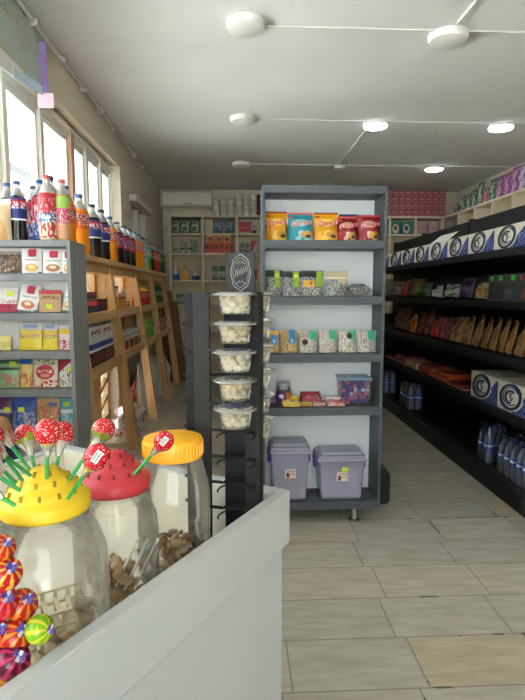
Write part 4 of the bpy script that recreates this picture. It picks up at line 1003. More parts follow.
for x, y in ((-.25, .045), (.195, .045), (-.25, .19), (.195, .19)):
    g = MB(); g.lathe([(.030, 0), (.030, .008), (.021, .012), (.021, .085), (.026, .088), (.026, .092)], 20); o = g.build('leg', chrome, cu2, (x - .0, y, 0)); tag(o, 'chrome leg')
MB().box(-.05, .05, .05, .06, 1.852, 1.874).build('top_sign', mat('small dark plate', (60, 62, 64), .5), cu2)

def chipm(name, base, lite, dark):
    return paint('chips ' + name, base, [('nr', 4, .46, .3, 1, 0, .34, lite), ('e', .72, .2, .22, .13, (206, 150, 70)), ('e', .8, .14, .12, .06, (90, 60, 40)), ('r', .04, .24, .80, .87, dark), ('e', .5, .62, .32, .14, lite), ('z', .93, 1, dark)], .28)
P['chipY'] = chipm('yellow', (232, 160, 24), (240, 200, 90), (150, 70, 20))
P['chipT'] = chipm('teal', (40, 150, 166), (150, 206, 210), (206, 90, 100))
P['chipR'] = chipm('dark red', (150, 18, 34), (206, 176, 150), (196, 90, 90))
bw = [('n', 22, .52, (206, 206, 200)), ('z', .0, .05, (60, 60, 60))]
pk('seedG', (34, 36, 40), ('nr', 24, .52, 0, 1, 0, .75, (196, 198, 192)), ('r', .55, .86, .36, .98, (150, 190, 40)), ('nr', 10, .55, .55, .86, .4, .95, (110, 150, 40)))
pk('seedGY', (34, 36, 40), ('nr', 24, .52, 0, 1, 0, .75, (196, 198, 192)), ('r', .70, .96, .36, .98, (150, 190, 40)), ('r', .1, .6, .36, .62, (232, 176, 40)), ('r', .2, .5, .44, .54, (120, 80, 30)))
pk('seedB', (40, 42, 44), ('nr', 24, .52, 0, 1, 0, .66, (196, 198, 192)), ('z', .66, 1, (186, 172, 140)), ('r', .6, .9, .5, .8, (180, 160, 120)), ('z', .70, .76, (226, 220, 206)))
pk('seedL', (34, 36, 38), ('n', 13, .54, (176, 178, 172)))
sun = lambda base: ('n', 20, .52, base)
pk('sunB', (206, 182, 136), sun((120, 96, 66)), ('r', .35, .8, .36, .80, (40, 130, 206)))
pk('sunB2', (210, 180, 120), sun((110, 84, 52)), ('r', .50, .84, .4, 1, (40, 130, 206)))
for k in ('sunG', 'sunG1', 'sunG2'):
    sh = [sun((126, 112, 96)), ('r', .55, .95, .62, 1, (70, 176, 136)), ('nr', 10, .5, .6, .95, .5, .66, (70, 176, 136))]
    if k == 'sunG1': sh.append(('e', .32, .48, .15, .13, (40, 30, 26)))
    if k == 'sunG2': sh.append(('e', .58, .76, .15, .14, (40, 50, 40)))
    P[k] = paint('pack ' + k, (214, 206, 192), sh, .35)
lidbl = mat('lid blue clear', (130, 170, 206), .3)
lav = clearmat('lilac clear plastic', (236, 235, 248), .30, (222, 222, 244), .5, .25)
lav2 = clearmat('lilac lid plastic', (240, 240, 250), .45, (222, 222, 242), .5, .25)
vio = mat('violet latch', (84, 66, 158), .4)
def lead(o, s, sz, col, z, y, wide, shear=.0, name='lettering'):
    return text(name, s, sz, mat('ink ' + str(col), col, .5), o, (0, y, z), wide=wide, shear=shear)
for i, (kind, x, y, z, w, h, key, lab) in enumerate(T['CENTRAL']):
    x = min(max(x, .154 + w * .5), .779 - w * .5)
    if kind == 'chips':
        o = pouch('chips_bag', lab, 'chips bag', 'chips bags on the grey unit', (x, y + .015, z), w * 1.02, h * 1.02, .062, P[key], 0, -.06, i, wob=.5, crimp=.09)
        s = text('lettering', 'Clovers', h * .285, mat('chips white ink', (240, 226, 220), .5), o, (0, -.0365, h * .60), wide=.84, shear=.25, rot=(PI / 2, -.14, 0), ext=.0004)
        s2 = text('lettering', 'Clovers', h * .27, mat('chips red ink', (206, 26, 56) if key != 'chipR' else (226, 60, 60), .5), o, (0, -.0375, h * .60), wide=.82, shear=.25, rot=(PI / 2, -.14, 0), ext=.0004)
        continue
    if kind in ('pouch',):
        pouch('chips_bag', lab, 'chips bag', 'chips bags on the grey unit', (x, y, z), w, h, .04, P[key], 0, 0, i); continue
    if kind == 'seed':
        o = pouch('seed_bag', lab, 'seed bag', 'seed bags on the grey unit', (x, y + .015, z), w * 1.05, h * 1.02, .036, P[key], 0, -.05, i, wob=.5)
        if key == 'seedGY': price_tag(o, -.12 * w, h * .48, w * .42, h * .2, -.0195, (232, 176, 40))
        if key == 'seedG': price_tag(o, w * .2, h * .82, w * .22, h * .16, -.014, (206, 226, 70))
        if key in ('sunB', 'sunB2'): text('lettering', '9', h * .30, mat('badge white ink', (236, 240, 244), .5), o, (w * (.07 if key == 'sunB' else .17), -.0195, h * .5), wide=1.0)
        if key == 'sunB': MB().box(-w * .1, w * .5, -.006, .006, h * .84, h * 1.04).build('top_strip', mat('strip yellow', (232, 190, 40), .45), o, rot=(0, -.1, 0)); MB().box(-w * .2, w * .2, -.004, .004, h * 1.02, h * 1.12).build('top_clip', mat('clip blue', (36, 84, 190), .45), o)
        continue
    if kind == 'lying':
        o = pouch_mb(w, .13, .05, seed=i).build('seed_bag', P[key]); o.rotation_euler = (-PI / 2 + .12, 0, 0); o.location = (x, y - .03, z + .033); tag(o, lab, 'seed bag', 'seed bags on the grey unit'); continue
    if kind == 'box':
        c = {'purpleB': paint('purple box', (66, 40, 96), [('z', 0, .4, (40, 30, 50)), ('nr', 8, .55, 0, 1, .4, 1, (130, 90, 160))]), 'multi1': paint('yellow red box', (206, 176, 70), [('nr', 6, .5, 0, 1, 0, 1, (186, 60, 60)), ('z', .8, 1, (190, 200, 90))]), 'multi2': paint('white red box', (222, 214, 206), [('nr', 6, .5, 0, 1, 0, 1, (196, 70, 80))])}[key]
        boxpack('snack_box', lab, 'box', None, (x, y, z), w * .98, .06 if key == 'purpleB' else .045, h, c)
        continue
    if kind in ('tray', 'traybox'):
        c = {'yelTray': (226, 190, 50), 'redTray': (150, 24, 50), 'whiteTray': (222, 206, 198)}[key]
        t = thing('display_tray', lab, 'display tray', (x, y, z + .001))
        mm = paint('tray ' + key, c, [('nr', 7, .52, 0, 1, 0, .6, tuple(min(255, int(v * .7 + 60)) for v in c) if key != 'whiteTray' else (200, 60, 70))])
        d = .085 if kind == 'tray' else .09; a = w / 2 * .97
        b = MB(); b.box(-a, a, -d / 2, d / 2, 0, .003).box(-a, a, -d / 2, -d / 2 + .003, 0, h * .55).box(-a, a, d / 2 - .003, d / 2, 0, h).hexa([(-a, -d / 2, 0), (-a + .003, -d / 2, 0), (-a + .003, d / 2, 0), (-a, d / 2, 0), (-a, -d / 2, h * .55), (-a + .003, -d / 2, h * .55), (-a + .003, d / 2, h), (-a, d / 2, h)])
        b.hexa([(a - .003, -d / 2, 0), (a, -d / 2, 0), (a, d / 2, 0), (a - .003, d / 2, 0), (a - .003, -d / 2, h * .55), (a, -d / 2, h * .55), (a, d / 2, h), (a - .003, d / 2, h)])
        b.build('tray_wall', mm, t)
        f = MB()
        for q in range(4): f.box(-a + .006 + q * (2 * a - .012) / 4, -a + .002 + (q + 1) * (2 * a - .012) / 4, -d / 2 + .006, d / 2 - .006, .004, h * (.62 + .06 * (q % 2)))
        f.build('wafer_bar', paint('bars ' + key, {'yelTray': (236, 206, 90), 'redTray': (206, 60, 70), 'whiteTray': (214, 80, 90)}[key], [('n', 8, .55, (230, 220, 200))]), t)
        continue
    if kind == 'tub':
        t = thing('sweet_tub', lab, 'tub', (x, y, z + .001)); r = w / 2
        MB().lathe([(r * .95, 0), (r, .004), (r, h * .78), (r * .86, h * .84)], 24).build('tub_body', clearmat('jar plastic'), t)
        MB().lathe([(r * 1.02, h * .10), (r * 1.02, h * .58)], 24, cap=False).build('tub_label', paint('purple label', (74, 34, 120), [('e', .3, .6, .18, .2, (214, 200, 226)), ('r', .62, 1, 0, 1, (206, 120, 60))], .4), t)
        MB().lathe([(r * .9, h * .83), (r * .92, h * .98), (r * .7, h)], 24).build('tub_lid', lav2, t); continue
    if kind == 'candytub':
        x -= .008
        t = thing('candy_tub', lab, 'tub', (x, y, z + .001)); a = w / 2
        MB().hexa([(-a * .88, -.06, 0), (a * .88, -.06, 0), (a * .88, .06, 0), (-a * .88, .06, 0), (-a, -.07, h * .9), (a, -.07, h * .9), (a, .07, h * .9), (-a, .07, h * .9)]).build('tub_body', clearmat('jar plastic'), t)
        MB().box(-a * 1.04, a * 1.04, -.075, .075, h * .9, h).build('tub_lid', clearmat('pale blue lid plastic', (190, 216, 236), .6, (140, 178, 210), .6, .2), t, bevel=.003)
        cs = [mat('candy blue', (60, 80, 180), .3), mat('candy violet', (120, 60, 150), .3), mat('candy pink', (206, 110, 150), .3), mat('candy pale', (190, 200, 226), .3)]
        f = MB(); rnd = random.Random(4)
        for q in range(7):
            for p in range(6):
                for d in range(3):
                    f.ball((-a * .76 + q * a * .25 + rnd.uniform(-.005, .005), -.043 + d * .042, .0185 + p * h * .137 + rnd.uniform(-.003, .003)), rnd.uniform(.011, .014), 7, 5, rnd.randrange(4))
        f.build('candy_filling', cs, t); continue
    if kind == 'bin':
        big = key == 'bin1'
        t = thing('storage_bin', lab, 'storage bin', (x, 2.918, z + .001)); a = w / 2 * .97; d = .092
        b = MB(); k = .86
        b.hexa([(-a * k, -d * k, 0), (a * k, -d * k, 0), (a * k, d * k, 0), (-a * k, d * k, 0), (-a, -d, h * .84), (a, -d, h * .84), (a, d, h * .84), (-a, d, h * .84)])
        b.build('bin_body', lav, t, bevel=.012)
        MB().box(-a * 1.05, a * 1.05, -d * 1.05, d * 1.05, h * .82, h * .88).build('bin_rim', lav2, t, bevel=.004)
        l = MB(); l.box(-a * 1.0, a * 1.0, -d, d, h * .88, h * .93).box(-a * .86, a * .86, -d * .8, d * .8, h * .93, h * .985).box(-a * .5, a * .5, -.03, .03, h * .985, h * 1.0)
        l.build('bin_lid', lav2, t, bevel=.004)
        for sx in (-1, 1):
            MB().box(sx * a * 1.06 - .008, sx * a * 1.06 + .008, -.03, .03, h * .62, h * .86).build('latch', vio, t, bevel=.004)
        zs = h * (.48 if big else .50)
        fy = -d * (k + (1 - k) * zs / (h * .84)) - .0015
        st = MB().box(-.028, .032, -.0008, .0008, -.026, .026).build('paper_sticker', paint('bin sticker', (220, 210, 196), [('r', .1, .42, .06, .62, (150, 60, 40)), ('r', .16, .3, .1, .5, (50, 36, 34)), ('nr', 14, .5, .1, .95, .66, .9, (150, 80, 70)), ('nr', 14, .5, .5, .95, .2, .6, (150, 140, 130))], .6), t, (-.0, fy, zs))
        st.rotation_euler = (-.0, 0, 0)
        if not big: price_tag(t, .016, zs + .042, .036, .026, fy - .004, (190, 214, 60))
        c = MB(); rnd = random.Random(9 + big)
        for q in range(6):
            for p in range(4 if not big else 2):
                for e in range(3): c.ball((-a * .66 + q * a * .265, -.048 + e * .048, .026 + p * .040), .023, 7, 5, rnd.randrange(3))
        c.build('bin_contents', [mat('bin sweets lilac', (206, 200, 222), .5), mat('bin sweets pink', (226, 196, 204), .5), mat('bin sweets grey', (190, 190, 208), .5)], t)
# black island added behind it to block window light; only its base foot shows
isl = thing('added_island', 'black shelving island added behind the slate shelf unit, its base foot showing at the right', 'shelf unit', (.617, 4.8, 0))
dkm = mat('black island metal', (20, 21, 24), .55)
pr = [(-.30, .0), (.300, .0), (.312, .02), (.312, .185), (.235, .29), (-.30, .29)]
n = len(pr); b = MB(); vs = [(x, y, z) for y in (-1.74, 1.8) for x, z in pr]
b.add(vs, [tuple(range(n)), tuple(range(2 * n - 1, n - 1, -1))] + [(i, (i + 1) % n, n + (i + 1) % n, n + i) for i in range(n)])
b.build('base', dkm, isl, bevel=.006)
MB().box(-.02, .02, -1.74, 1.8, .29, 1.62).build('back_panel', dkm, isl)
for z in (.68, 1.04, 1.40): MB().box(-.27, -.02, -1.72, 1.78, z - .03, z).box(.02, .21, -1.72, 1.78, z - .03, z).build('shelf', dkm, isl)

# ================================================================== black gondola along the right
gk = mat('black shelf metal', (17, 18, 20), .55)
gk2 = mat('black shelf back', (13, 14, 15), .65)
GX, GY0, GY1, GD = 1.645, 2.3, 7.0, .47
gd = thing('black_gondola', 'long black shelving run along the right of the aisle', 'shelf unit', (GX, 4.6, 0))
y0, y1 = GY0 - 4.6, GY1 - 4.6
MB().box(0, GD, y0, y1, 0, .12).build('base', gk, gd, bevel=.003)
MB().box(.0, GD - .03, y0, y1, .121, .135).build('shelf', gk, gd)
for z in (.55, .885, 1.235, 1.555):
    MB().box(.0, GD - .03, y0, y1, z - .03, z).box(-.008, .0, y0, y1, z - .045, z + .004).build('shelf', gk, gd)
MB().box(GD - .03, GD, y0, y1, .12, 1.92).build('back_panel', gk2, gd)
for y in (y0, -1.1, .1, 1.3, y1 - .04):
    MB().box(GD - .03, GD + .02, y, y + .04, 0, 1.94).build('upright', gk, gd)
MB().box(.0, GD, y1, y1 + .02, .12, 1.0).build('end_panel', gk2, gd)
# swirl emblem cartons
cream = paint('carton print', (222, 214, 190), [('tri', 1.7, -.78, (44, 58, 120)), ('nr', 14, .55, .6, 1, 0, .6, (130, 140, 190)), ('z', 0, .03, (60, 66, 110))], .5)
ink = mat('navy ink', (34, 38, 66), .5); wht = mat('carton white', (226, 222, 206), .5)
EK = 1.5
def emblem(parent, r, y, x, z):
    b = MB()
    b.tube([(x + r * math.cos(t), y, z + r * math.sin(t)) for t in [2 * PI * i / 36 for i in range(37)]], r * .13, 6)
    b.tube([(x + r * (.80 - .10 * i / 20) * math.cos(.6 + i * .25), y, z + r * (.80 - .10 * i / 20) * math.sin(.6 + i * .25)) for i in range(21)], r * .05, 5)
    b.tube([(x + r * .50 * math.cos(1.0 + i * .25), y, z + r * .50 * math.sin(1.0 + i * .25)) for i in range(17)], r * .10, 6)
    b.tube([(x - r * .22, y, z + r * .22), (x + r * .05, y, z + r * .30), (x - r * .05, y, z), (x + r * .22, y, z - r * .05), (x + r * .05, y, z - r * .32)], r * .07, 6)
    b.v = [(x + (p[0] - x) * EK + (p[2] - z) * .25, p[1], p[2]) for p in b.v]
    return b.build('emblem', ink, parent)
def moon(label, loc, w, h, d=.30, flap=False, group='swirl emblem cartons on the black shelving'):
    o = thing('emblem_carton', label, 'carton', loc, -PI / 2, group)
    MB().box(-w / 2, w / 2, 0, d, 0, h).build('carton_body', cream, o, bevel=.002)
    r = h * .41
    disc = MB().lathe([(r * 1.14, 0), (r * 1.14, .0016), (.001, .0016)], 36).build('emblem_ground', wht, o, (-w * .06, -.0002, h * .54), (PI / 2, 0, 0)); disc.scale = (EK * 1.05, 1, 1)
    emblem(o, r, -.0022, -w * .06, h * .54)
    if flap:
        MB().hexa([(-w * .48, .01, h), (w * .48, .01, h), (w * .48, .013, h), (-w * .48, .013, h), (-w * .40, .09, h + .07), (w * .50, .09, h + .07), (w * .50, .093, h + .07), (-w * .40, .093, h + .07)]).build('open_flap', wht, o)
    return o
CE = [6.37, 5.89, 5.45, 5.04, 4.665, 4.245, 3.86, 3.467, 3.07, 2.66]
nm = ['ninth', 'eighth', 'seventh', 'sixth', 'fifth with raised flap,', 'fourth', 'third', 'second', 'nearest']
for i in range(9):
    ya, yb = CE[i], CE[i + 1]
    moon('swirl emblem carton with raised white flap on the top black shelf' if i == 4 else 'swirl emblem carton on the top black shelf, %s from the near end' % nm[i] if i < 8 else 'swirl emblem carton on the top black shelf, nearest the camera', (1.70, (ya + yb) / 2, 1.556), abs(ya - yb) - .012, .155, flap=(i == 4))
for i, y in enumerate((3.475, 3.085)):
    moon('cream swirl emblem carton on the lower black shelf, %s' % ('left one of the pair', 'right one cut by the picture edge'), (1.68, y, .551), .37, .185, .30) if False else moon('cream swirl emblem carton on the lower black shelf, ' + ('left one of the pair', 'right one cut by the picture edge')[i], (1.68, y, .551), .375, .185, .30)
# bags on the two middle shelves
GM = {'rOlive': ((150, 158, 100), (190, 190, 150)), 'rLilac': ((140, 110, 126), (176, 160, 150)), 'rRed': ((196, 44, 34), (230, 120, 80)), 'rGreen': ((70, 96, 40), (150, 90, 50)), 'rDark': ((44, 66, 36), (80, 110, 60)),
      'rWhite': ((214, 214, 210), (226, 226, 224)), 'rWG': ((206, 206, 190), (60, 100, 56)), 'rPurp': ((54, 34, 72), (96, 70, 110)), 'rYel': ((214, 164, 70), (236, 206, 130)), 'rBrown': ((120, 70, 56), (160, 110, 96)),
      'rOrange': ((216, 100, 30), (240, 180, 60)), 'rDkRed': ((120, 26, 24), (170, 70, 60)), 'rMag': ((150, 50, 80), (190, 110, 120)), 'rTan': ((176, 124, 70), (216, 170, 110))}
for k, (a, b_) in GM.items():
    ex = [('nr', 5, .53, 0, 1, 0, 1, b_)]
    if k == 'rWhite': ex = [('r', .12, .3, .3, .75, (40, 40, 44)), ('r', .4, .9, .3, .6, (190, 190, 190))]
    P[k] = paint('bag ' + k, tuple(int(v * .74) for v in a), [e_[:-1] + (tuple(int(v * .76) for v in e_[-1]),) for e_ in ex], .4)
for i, (kind, x, y, z, w, h, key, lab) in enumerate(T['GOND']):
    w2 = min(w * .96, .30); 
    o = pouch('snack_bag', lab, 'snack bag', 'bags on the black shelving', (x + .02, y, z), w2, h, min(.09, w2 * .5), P[key], -PI / 2 + .25 * math.sin(i * 2.3), -.16, i, wob=.6, crimp=.12); o.location[2] += .005
    if kind == 'bagL': o.rotation_euler = (-.16, .20, -PI / 2 - .3); o.location[2] += w2 * .08 + .003
dbx = thing('display_box', 'clear front display box with green squares along its top on the snack bag shelf', 'display box', (1.70, 3.27, 1.236), -PI / 2)
b = MB(); b.box(-.24, .24, .0, .20, 0, .004).box(-.24, -.236, 0, .2, 0, .17).box(.236, .24, 0, .2, 0, .17).box(-.24, .24, .196, .2, 0, .17); b.build('box_wall', mat('grey card', (120, 122, 124), .6), dbx)
MB().box(-.24, .24, -.003, .0, .12, .17).build('top_strip', paint('strip print', (60, 58, 60), [('r', .06, .16, .2, .8, (60, 170, 60)), ('r', .30, .40, .2, .8, (60, 170, 60)), ('r', .62, .72, .2, .8, (60, 170, 60)), ('r', .84, .90, .2, .8, (170, 60, 80))], .5), dbx)
MB().box(-.236, .236, -.002, .0, .01, .12).build('clear_front', clearmat('jar plastic'), dbx)
for i, (yy, c, lab) in enumerate(((3.41, (150, 160, 176), 'silver blue packet inside the display box'), (3.31, (90, 110, 140), 'slate blue packet inside the display box'), (3.19, (206, 110, 50), 'orange packet inside the display box'), (3.10, (110, 170, 60), 'green packet inside the display box'))):
    pouch('snack_packet', lab, 'packet', None, (1.78, yy, 1.241), .085, .075, .04, paint('packet %d' % i, c, [('n', 6, .55, tuple(min(255, v + 50) for v in c))], .35), -PI / 2, -.1, i)
CM = {'cRed': paint('choc red', (110, 34, 28), [('z', 0, .2, (206, 190, 176)), ('nr', 6, .55, 0, 1, 0, 1, (160, 80, 60))]), 'cCream': paint('choc cream', (200, 176, 140), [('nr', 6, .55, 0, 1, 0, 1, (150, 70, 50))]), 'cOrange': paint('choc orange', (190, 84, 40), [('nr', 6, .55, 0, 1, 0, 1, (214, 130, 80))])}
for i, (y, w, h, key, lab) in enumerate(T['CHOC']):
    boxpack('chocolate_box', lab, 'box', 'flat chocolate boxes on the black shelving', (1.80, y, .551), w * .97, .2, h, CM[key], -PI / 2)
    if i in (1, 3, 4):
        boxpack('chocolate_box', 'upper ' + lab.replace('flat ', 'flat stacked ', 1), 'box', 'flat chocolate boxes on the black shelving', (1.82, y - .02, .551 + h + .001), w * .9, .2, .028, CM[('cOrange', 'cRed')[i % 2]], -PI / 2)
# shrink wrapped water bottles on the base shelf
wbody = clearmat('water plastic', (222, 228, 244), .30, (206, 212, 230), 1.0, .08)
wlab = paint('water label', (60, 90, 180), [('z', .35, .65, (220, 226, 240))], .4); wcap = mat('cap navy', (40, 60, 130), .4)
wrapf = clearmat('shrink film', (240, 244, 250), .02, (206, 214, 232), .9, .1)
WB0 = None
def water(loc, label, group, h=.25):
    global WB0
    if WB0 is None:
        t = thing('water_bottle', label, 'bottle', loc, 0, group); r = .035
        MB().lathe([(r * .9, 0), (r, .006), (r, h * .3), (r * .94, h * .33), (r, h * .36), (r, h * .68), (r * .6, h * .85), (.013, h * .90), (.013, h * .94)], 14).build('body', wbody, t)
        MB().lathe([(r * 1.02, h * .40), (r * 1.02, h * .58)], 14, cap=False).build('label_sleeve', wlab, t)
        MB().lathe([(.016, h * .93), (.016, h), (.014, h)], 12).build('cap', wcap, t)
        WB0 = t; return t
    return dup(WB0, loc, label, None, group)
for pack, (yc, ny, nx, lab) in enumerate(((3.06, 5, 2, 'water bottle in the near shrink wrapped pack on the base of the black shelving'), (3.45, 2, 2, 'water bottle in the looser small pack left of the near pack'), (5.15, 4, 2, 'water bottle in the far middle pack on the base shelf'), (6.0, 4, 2, 'water bottle in the farthest pack on the base shelf'))):
    for a in range(ny):
        for c in range(nx):
            water((1.71 + c * .074, yc + (a - (ny - 1) / 2) * .074, .136), lab, 'water bottles: ' + lab[16:])
    hh = .262; ln = ny * .074 / 2 + .004
    f = MB().hexa([(1.672, yc - ln, .137), (1.826, yc - ln, .137), (1.826, yc + ln, .137), (1.672, yc + ln, .137), (1.69, yc - ln + .01, .137 + hh), (1.81, yc - ln + .01, .137 + hh), (1.81, yc + ln - .01, .137 + hh), (1.69, yc + ln - .01, .137 + hh)]).build('shrink_film', wrapf, bevel=.01)
    tag(f, ('clear film around the near water pack on the black shelving', 'clear film around the small loose water pack', 'clear film around the far middle water pack', 'clear film around the farthest water pack')[pack], 'plastic film')

# ================================================================== white cubby shelves at the back
wsm = mat('white shelf board', (234, 222, 196), .5)
bs = thing('cubby_shelf', 'white cubby shelving across the back wall', 'shelf unit', (0, 8.4, 0))
V = [-1.0, -.51, .0, .5, 1.0, 1.5, 1.93, 2.34, 2.74, 3.17]
def vv(x): return (x - .015, x + .015)
MB().box(-1.015, 3.185, -.03, -.012, .05, 2.43).build('back_panel', mat('cubby back', (220, 204, 172), .6), bs)
MB().box(-1.015, 3.185, -.31, -.03, 2.405, 2.435).build('top_board', wsm, bs, bevel=.002)
for z in (2.165, 1.865, 1.465, 1.105, .70, .30, .06):
    MB().box(-1.0, 3.17, -.31, -.03, z - .025, z).build('shelf', wsm, bs)
for x in V: MB().box(x - .016, x + .016, -.312, -.03, 0, 2.405).build('divider', wsm, bs)
BM = {'bkGreen': paint('bk green', (40, 84, 44), [('nr', 5, .52, .1, .9, .1, .9, (190, 206, 180)), ('z', .9, 1, (24, 44, 30))]), 'bkGrey': paint('bk grey', (66, 76, 86), [('nr', 5, .5, .1, .9, .2, .9, (130, 160, 186))]), 'bkRed': paint('bk red', (176, 40, 44), [('z', .84, 1, (206, 200, 190)), ('z', 0, .12, (196, 180, 170)), ('nr', 6, .58, 0, 1, .1, .8, (206, 120, 110))]),
      'bkPanda': paint('bk panda', (206, 202, 196), [('z', 0, .3, (44, 40, 40)), ('e', .5, .6, .2, .1, (60, 56, 54))]), 'bkWhite': paint('bk white', (206, 204, 192), [('z', .28, .42, (50, 120, 60))]), 'bkTeal': paint('bk teal', (110, 150, 120), []), 'bkOr': paint('bk orange', (206, 66, 36), [('r', .3, .7, .45, .75, (70, 30, 24)), ('z', 0, .12, (226, 150, 90))]),
      'bkYO': paint('bk yellow orange', (216, 130, 56), [('r', .3, .7, .35, .7, (90, 44, 30)), ('z', .86, 1, (226, 180, 110))]), 'bkBW': paint('bk bw', (50, 44, 42), [('nr', 6, .5, 0, 1, 0, 1, (190, 180, 170))]), 'bkRW': paint('bk rw', (190, 50, 54), [('tri', 1.0, 0.0, (214, 206, 196))]), 'bkBlue': paint('bk blue', (206, 206, 200), [('z', 0, .45, (40, 96, 150))]),
      'bkYel': paint('bk yel', (226, 176, 40), [('nr', 6, .56, 0, 1, .1, .9, (240, 220, 140))]), 'bkGW': paint('bk gw', (60, 110, 66), [('z', .2, .6, (200, 204, 190)), ('nr', 8, .55, 0, 1, .2, .6, (60, 90, 60))])}
for i, (kind, x, y, z, w, h, key, lab) in enumerate(T['BACK']):
    g = None
    if key == 'bkOr' and 'six' in lab: g = 'orange red boxes, lower row of six'
    if key == 'bkYO': g = 'yellow orange boxes on the six orange boxes'
    yy = 8.14; h = min(h, .234)
    if kind == 'box': boxpack('grocery_pack', lab, 'pack', g, (x, yy + .05, z), w * .96, .09, h, BM[key])
    elif kind == 'cone':
        o = MB().hexa([(-w / 2, -.05, 0), (w / 2, -.05, 0), (w / 2, .05, 0), (-w / 2, .05, 0), (-w * .22, -.04, h * .75), (w * .22, -.04, h * .75), (w * .22, .04, h * .75), (-w * .22, .04, h * .75)]).box(-w * .06, w * .06, -.02, .02, h * .75, h).build('cone_pack', BM[key], bevel=.004)
        o.location = (x, yy + .06, z + .001); tag(o, lab, 'pack')
    else:
        t = thing('small_bottle', lab, 'bottle', (x, yy + .06, z + .001)); r = w / 2
        MB().lathe([(r * .9, 0), (r, .01), (r, h * .7), (r * .45, h * .86), (r * .4, h * .9)], 16).build('body', BM[key], t)
        MB().lathe([(r * .46, h * .89), (r * .46, h)], 12).build('cap', mat('cap white', (216, 212, 204), .4), t)
# teal packs and white rolls at the right
tp = paint('teal pack', (40, 130, 116), [('e', .5, .45, .32, .36, (214, 204, 186)), ('e', .5, .5, .18, .2, (96, 70, 56))], .4)
for i, x in enumerate((2.44, 2.61)):
    boxpack('teal_pack', 'teal pack with a brown round picture, %s of two in the back right cubby' % ('left', 'right')[i], 'pack', None, (x, 8.19, 2.165), .155, .10, .19, tp)
boxpack('teal_pack', 'teal and white pack just beside the slate shelf unit', 'pack', None, (2.25, 8.19, 2.165), .14, .10, .19, tp)
wr_ = paint('pale pink roll pack', (206, 178, 176), [('nr', 5, .55, 0, 1, 0, 1, (186, 130, 136))], .4)
for i, x in enumerate((2.86, 3.03)):
    boxpack('paper_pack', 'pale pink paper pack, %s of two in the last back cubby' % ('left', 'right')[i], 'pack', None, (x, 8.19, 2.165), .15, .10, .19, wr_)
# stacks on top: paper rolls (white) at the left, pink packs at the right
def roll_mesh(r, h, m):
    return MB().lathe([(.02, 0), (r * .80, 0), (r, .014), (r, h - .014), (r * .80, h), (.02, h), (.02, h * .9), (.001, h * .9)], 14, cap=False).mesh('paper_roll', m)
whr = noisy('white paper roll', (214, 208, 196), (226, 221, 210), (40, 40, 40), .7)
rm = roll_mesh(.05, .078, whr)
def stack(xs, zs_, y, me, name, label, cat, group):
    for x in xs:
        for z in zs_:
            o = bpy.data.objects.new(name, me); COL.objects.link(o); o.location = (x, y, z); tag(o, label, cat, group)
stack([-.30, -.195, -.09], [2.437 + .079 * k for k in range(3)], 8.18, rm, 'paper_roll', 'white paper roll in the lower stack right of the air conditioner', 'paper roll', 'white paper rolls, lower stack')
stack([.04, .145, .25], [2.437 + .079 * k for k in range(4)], 8.18, rm, 'paper_roll', 'white paper roll in the taller stack beside the slate shelf unit', 'paper roll', 'white paper rolls, taller stack')
rr = roll_mesh(.035, .078, mat('red roll', (130, 50, 46), .6))
stack([.34], [2.437 + .079 * k for k in range(4)], 8.18, rr, 'paper_roll', 'dark red roll in the narrow stack beside the white rolls', 'paper roll', 'dark red rolls')
pkm = paint('pink roll pack', (176, 96, 102), [('nr', 4, .52, .1, .9, .1, .9, (206, 150, 150)), ('nr', 7, .58, 0, 1, 0, 1, (130, 50, 60)), ('r', .9, 1, 0, 1, (120, 56, 64)), ('z', 0, .06, (140, 70, 78))], .45)
pme = carton_mb(.098, .11, .098).mesh('paper_pack', pkm)
stack([2.33 + .104 * k for k in range(9)], [2.437 + .099 * k for k in range(4)], 8.2, pme, 'paper_pack', 'pink paper pack in the stack on top of the back right cubbies', 'paper pack', 'pink paper packs')
# white shelf on the right wall
rs_ = thing('wall_shelf', 'white cubby shelf fixed high on the right wall', 'shelf unit', (3.5, 5.6, 0))
MB().box(-.32, 0, -2.6, 2.45, 2.405, 2.435).build('top_board', wsm, rs_, bevel=.002)
MB().box(-.31, 0, -2.6, 2.45, 2.14, 2.165).build('shelf', wsm, rs_)
MB().box(-.31, 0, -2.6, 2.45, 1.84, 1.865).build('shelf', wsm, rs_)
MB().box(-.02, -.001, -2.6, 2.45, 1.84, 2.405).build('back_panel', mat('cubby back', (220, 204, 172), .6), rs_)
for y in (7.61, 7.09, 6.59, 6.10, 5.6, 5.1, 4.6, 4.1, 3.6, 3.1): MB().box(-.312, -.02, y - 5.6 - .016, y - 5.6 + .016, 1.85, 2.405).build('divider', wsm, rs_)
WM = {'g': paint('wall pack green', (70, 110, 84), [('nr', 5, .5, 0, 1, .1, .9, (170, 186, 170)), ('nr', 8, .6, 0, 1, 0, 1, (40, 60, 56))], .35), 'm': paint('wall pack magenta', (150, 66, 126), [('nr', 5, .52, 0, 1, .1, .9, (196, 160, 190))], .35),
      'l': paint('wall pack lavender', (140, 120, 160), [('nr', 5, .5, 0, 1, .1, .9, (206, 196, 210))], .35), 'p': paint('wall pack pink', (176, 80, 110), [('nr', 5, .55, 0, 1, .1, .9, (206, 160, 176))], .35)}
rows = [('g', 7.92, .17), ('g', 7.74, .24), ('g', 7.56, .24), ('g', 7.38, .27), ('g', 7.20, .33), ('p', 7.02, .22), ('g', 6.84, .30), ('m', 6.66, .30), ('m', 6.48, .30), ('m', 6.30, .33), ('l', 6.12, .33), ('l', 5.94, .33)]
nmz = {'g': 'green', 'm': 'magenta', 'l': 'lavender', 'p': 'pink'}
od = ['first', 'second', 'third', 'fourth', 'fifth', 'sixth', 'seventh', 'eighth', 'ninth', 'tenth', 'eleventh', 'twelfth']
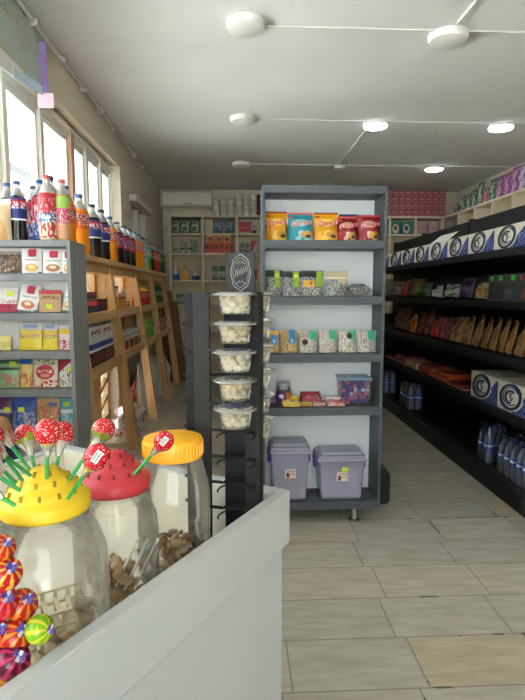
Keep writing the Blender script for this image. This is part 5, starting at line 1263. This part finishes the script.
for i, (k, y, h) in enumerate(rows):
    pouch('hygiene_pack', '%s wrapped pack on the high right wall shelf, %s from the corner' % (nmz[k], od[i]), 'pack', 'wrapped packs on the high right shelf', (3.33, y, 2.436), .165, h, .10, WM[k], -PI / 2, 0, i)

# ================================================================== light, camera
wld = bpy.data.worlds.new('sky'); SC.world = wld; wld.use_nodes = True
bg = wld.node_tree.nodes['Background']; bg.inputs[0].default_value = lin((242, 247, 255)); bg.inputs[1].default_value = 3.6
sl = bpy.data.lights.new('sun', 'SUN'); sl.energy = 26; sl.angle = .01; sl.color = (.97, .98, 1)
so_ = bpy.data.objects.new('sun', sl); COL.objects.link(so_); so_.rotation_euler = (0, math.radians(33), math.radians(12))
def portal(loc, rot, sx, sy):
    l = bpy.data.lights.new('sky_portal', 'AREA'); l.shape = 'RECTANGLE'; l.size = sx; l.size_y = sy
    l.cycles.is_portal = True
    o = bpy.data.objects.new('sky_portal', l); COL.objects.link(o); o.location = loc; o.rotation_euler = rot
portal((-1.5, 1.66, 1.885), (0, -PI / 2, 0), 1.33, 7.85)
portal((-.1, WF - .22, 1.3), (PI / 2, 0, 0), 1.9, 2.1)
portal((-1.5, 4.71, .38), (0, -PI / 2, 0), .68, .98)
cam = bpy.data.cameras.new('camera'); co = bpy.data.objects.new('camera', cam); COL.objects.link(co)
cam.sensor_fit = 'VERTICAL'; cam.sensor_height = 36; cam.lens = 526 / 700 * 36; cam.clip_start = .02
co.location = (0, 0, 1.3)
pitch = math.atan(59 / 526); yaw = math.atan(25.5 / math.hypot(526, 59))
co.rotation_euler = (PI / 2 - pitch, 0, -yaw)
SC.camera = co
vs_ = SC.view_settings
vs_.view_transform = 'Standard'; vs_.look = 'None'; vs_.exposure = EXPO; vs_.gamma = 1; vs_.use_curve_mapping = False
SC.cycles.max_bounces = 10; SC.cycles.diffuse_bounces = 6; SC.cycles.glossy_bounces = 4; SC.cycles.transparent_max_bounces = 24; SC.cycles.transmission_bounces = 6
SC.cycles.caustics_reflective = False; SC.cycles.caustics_refractive = False
SC.cycles.use_denoising = True
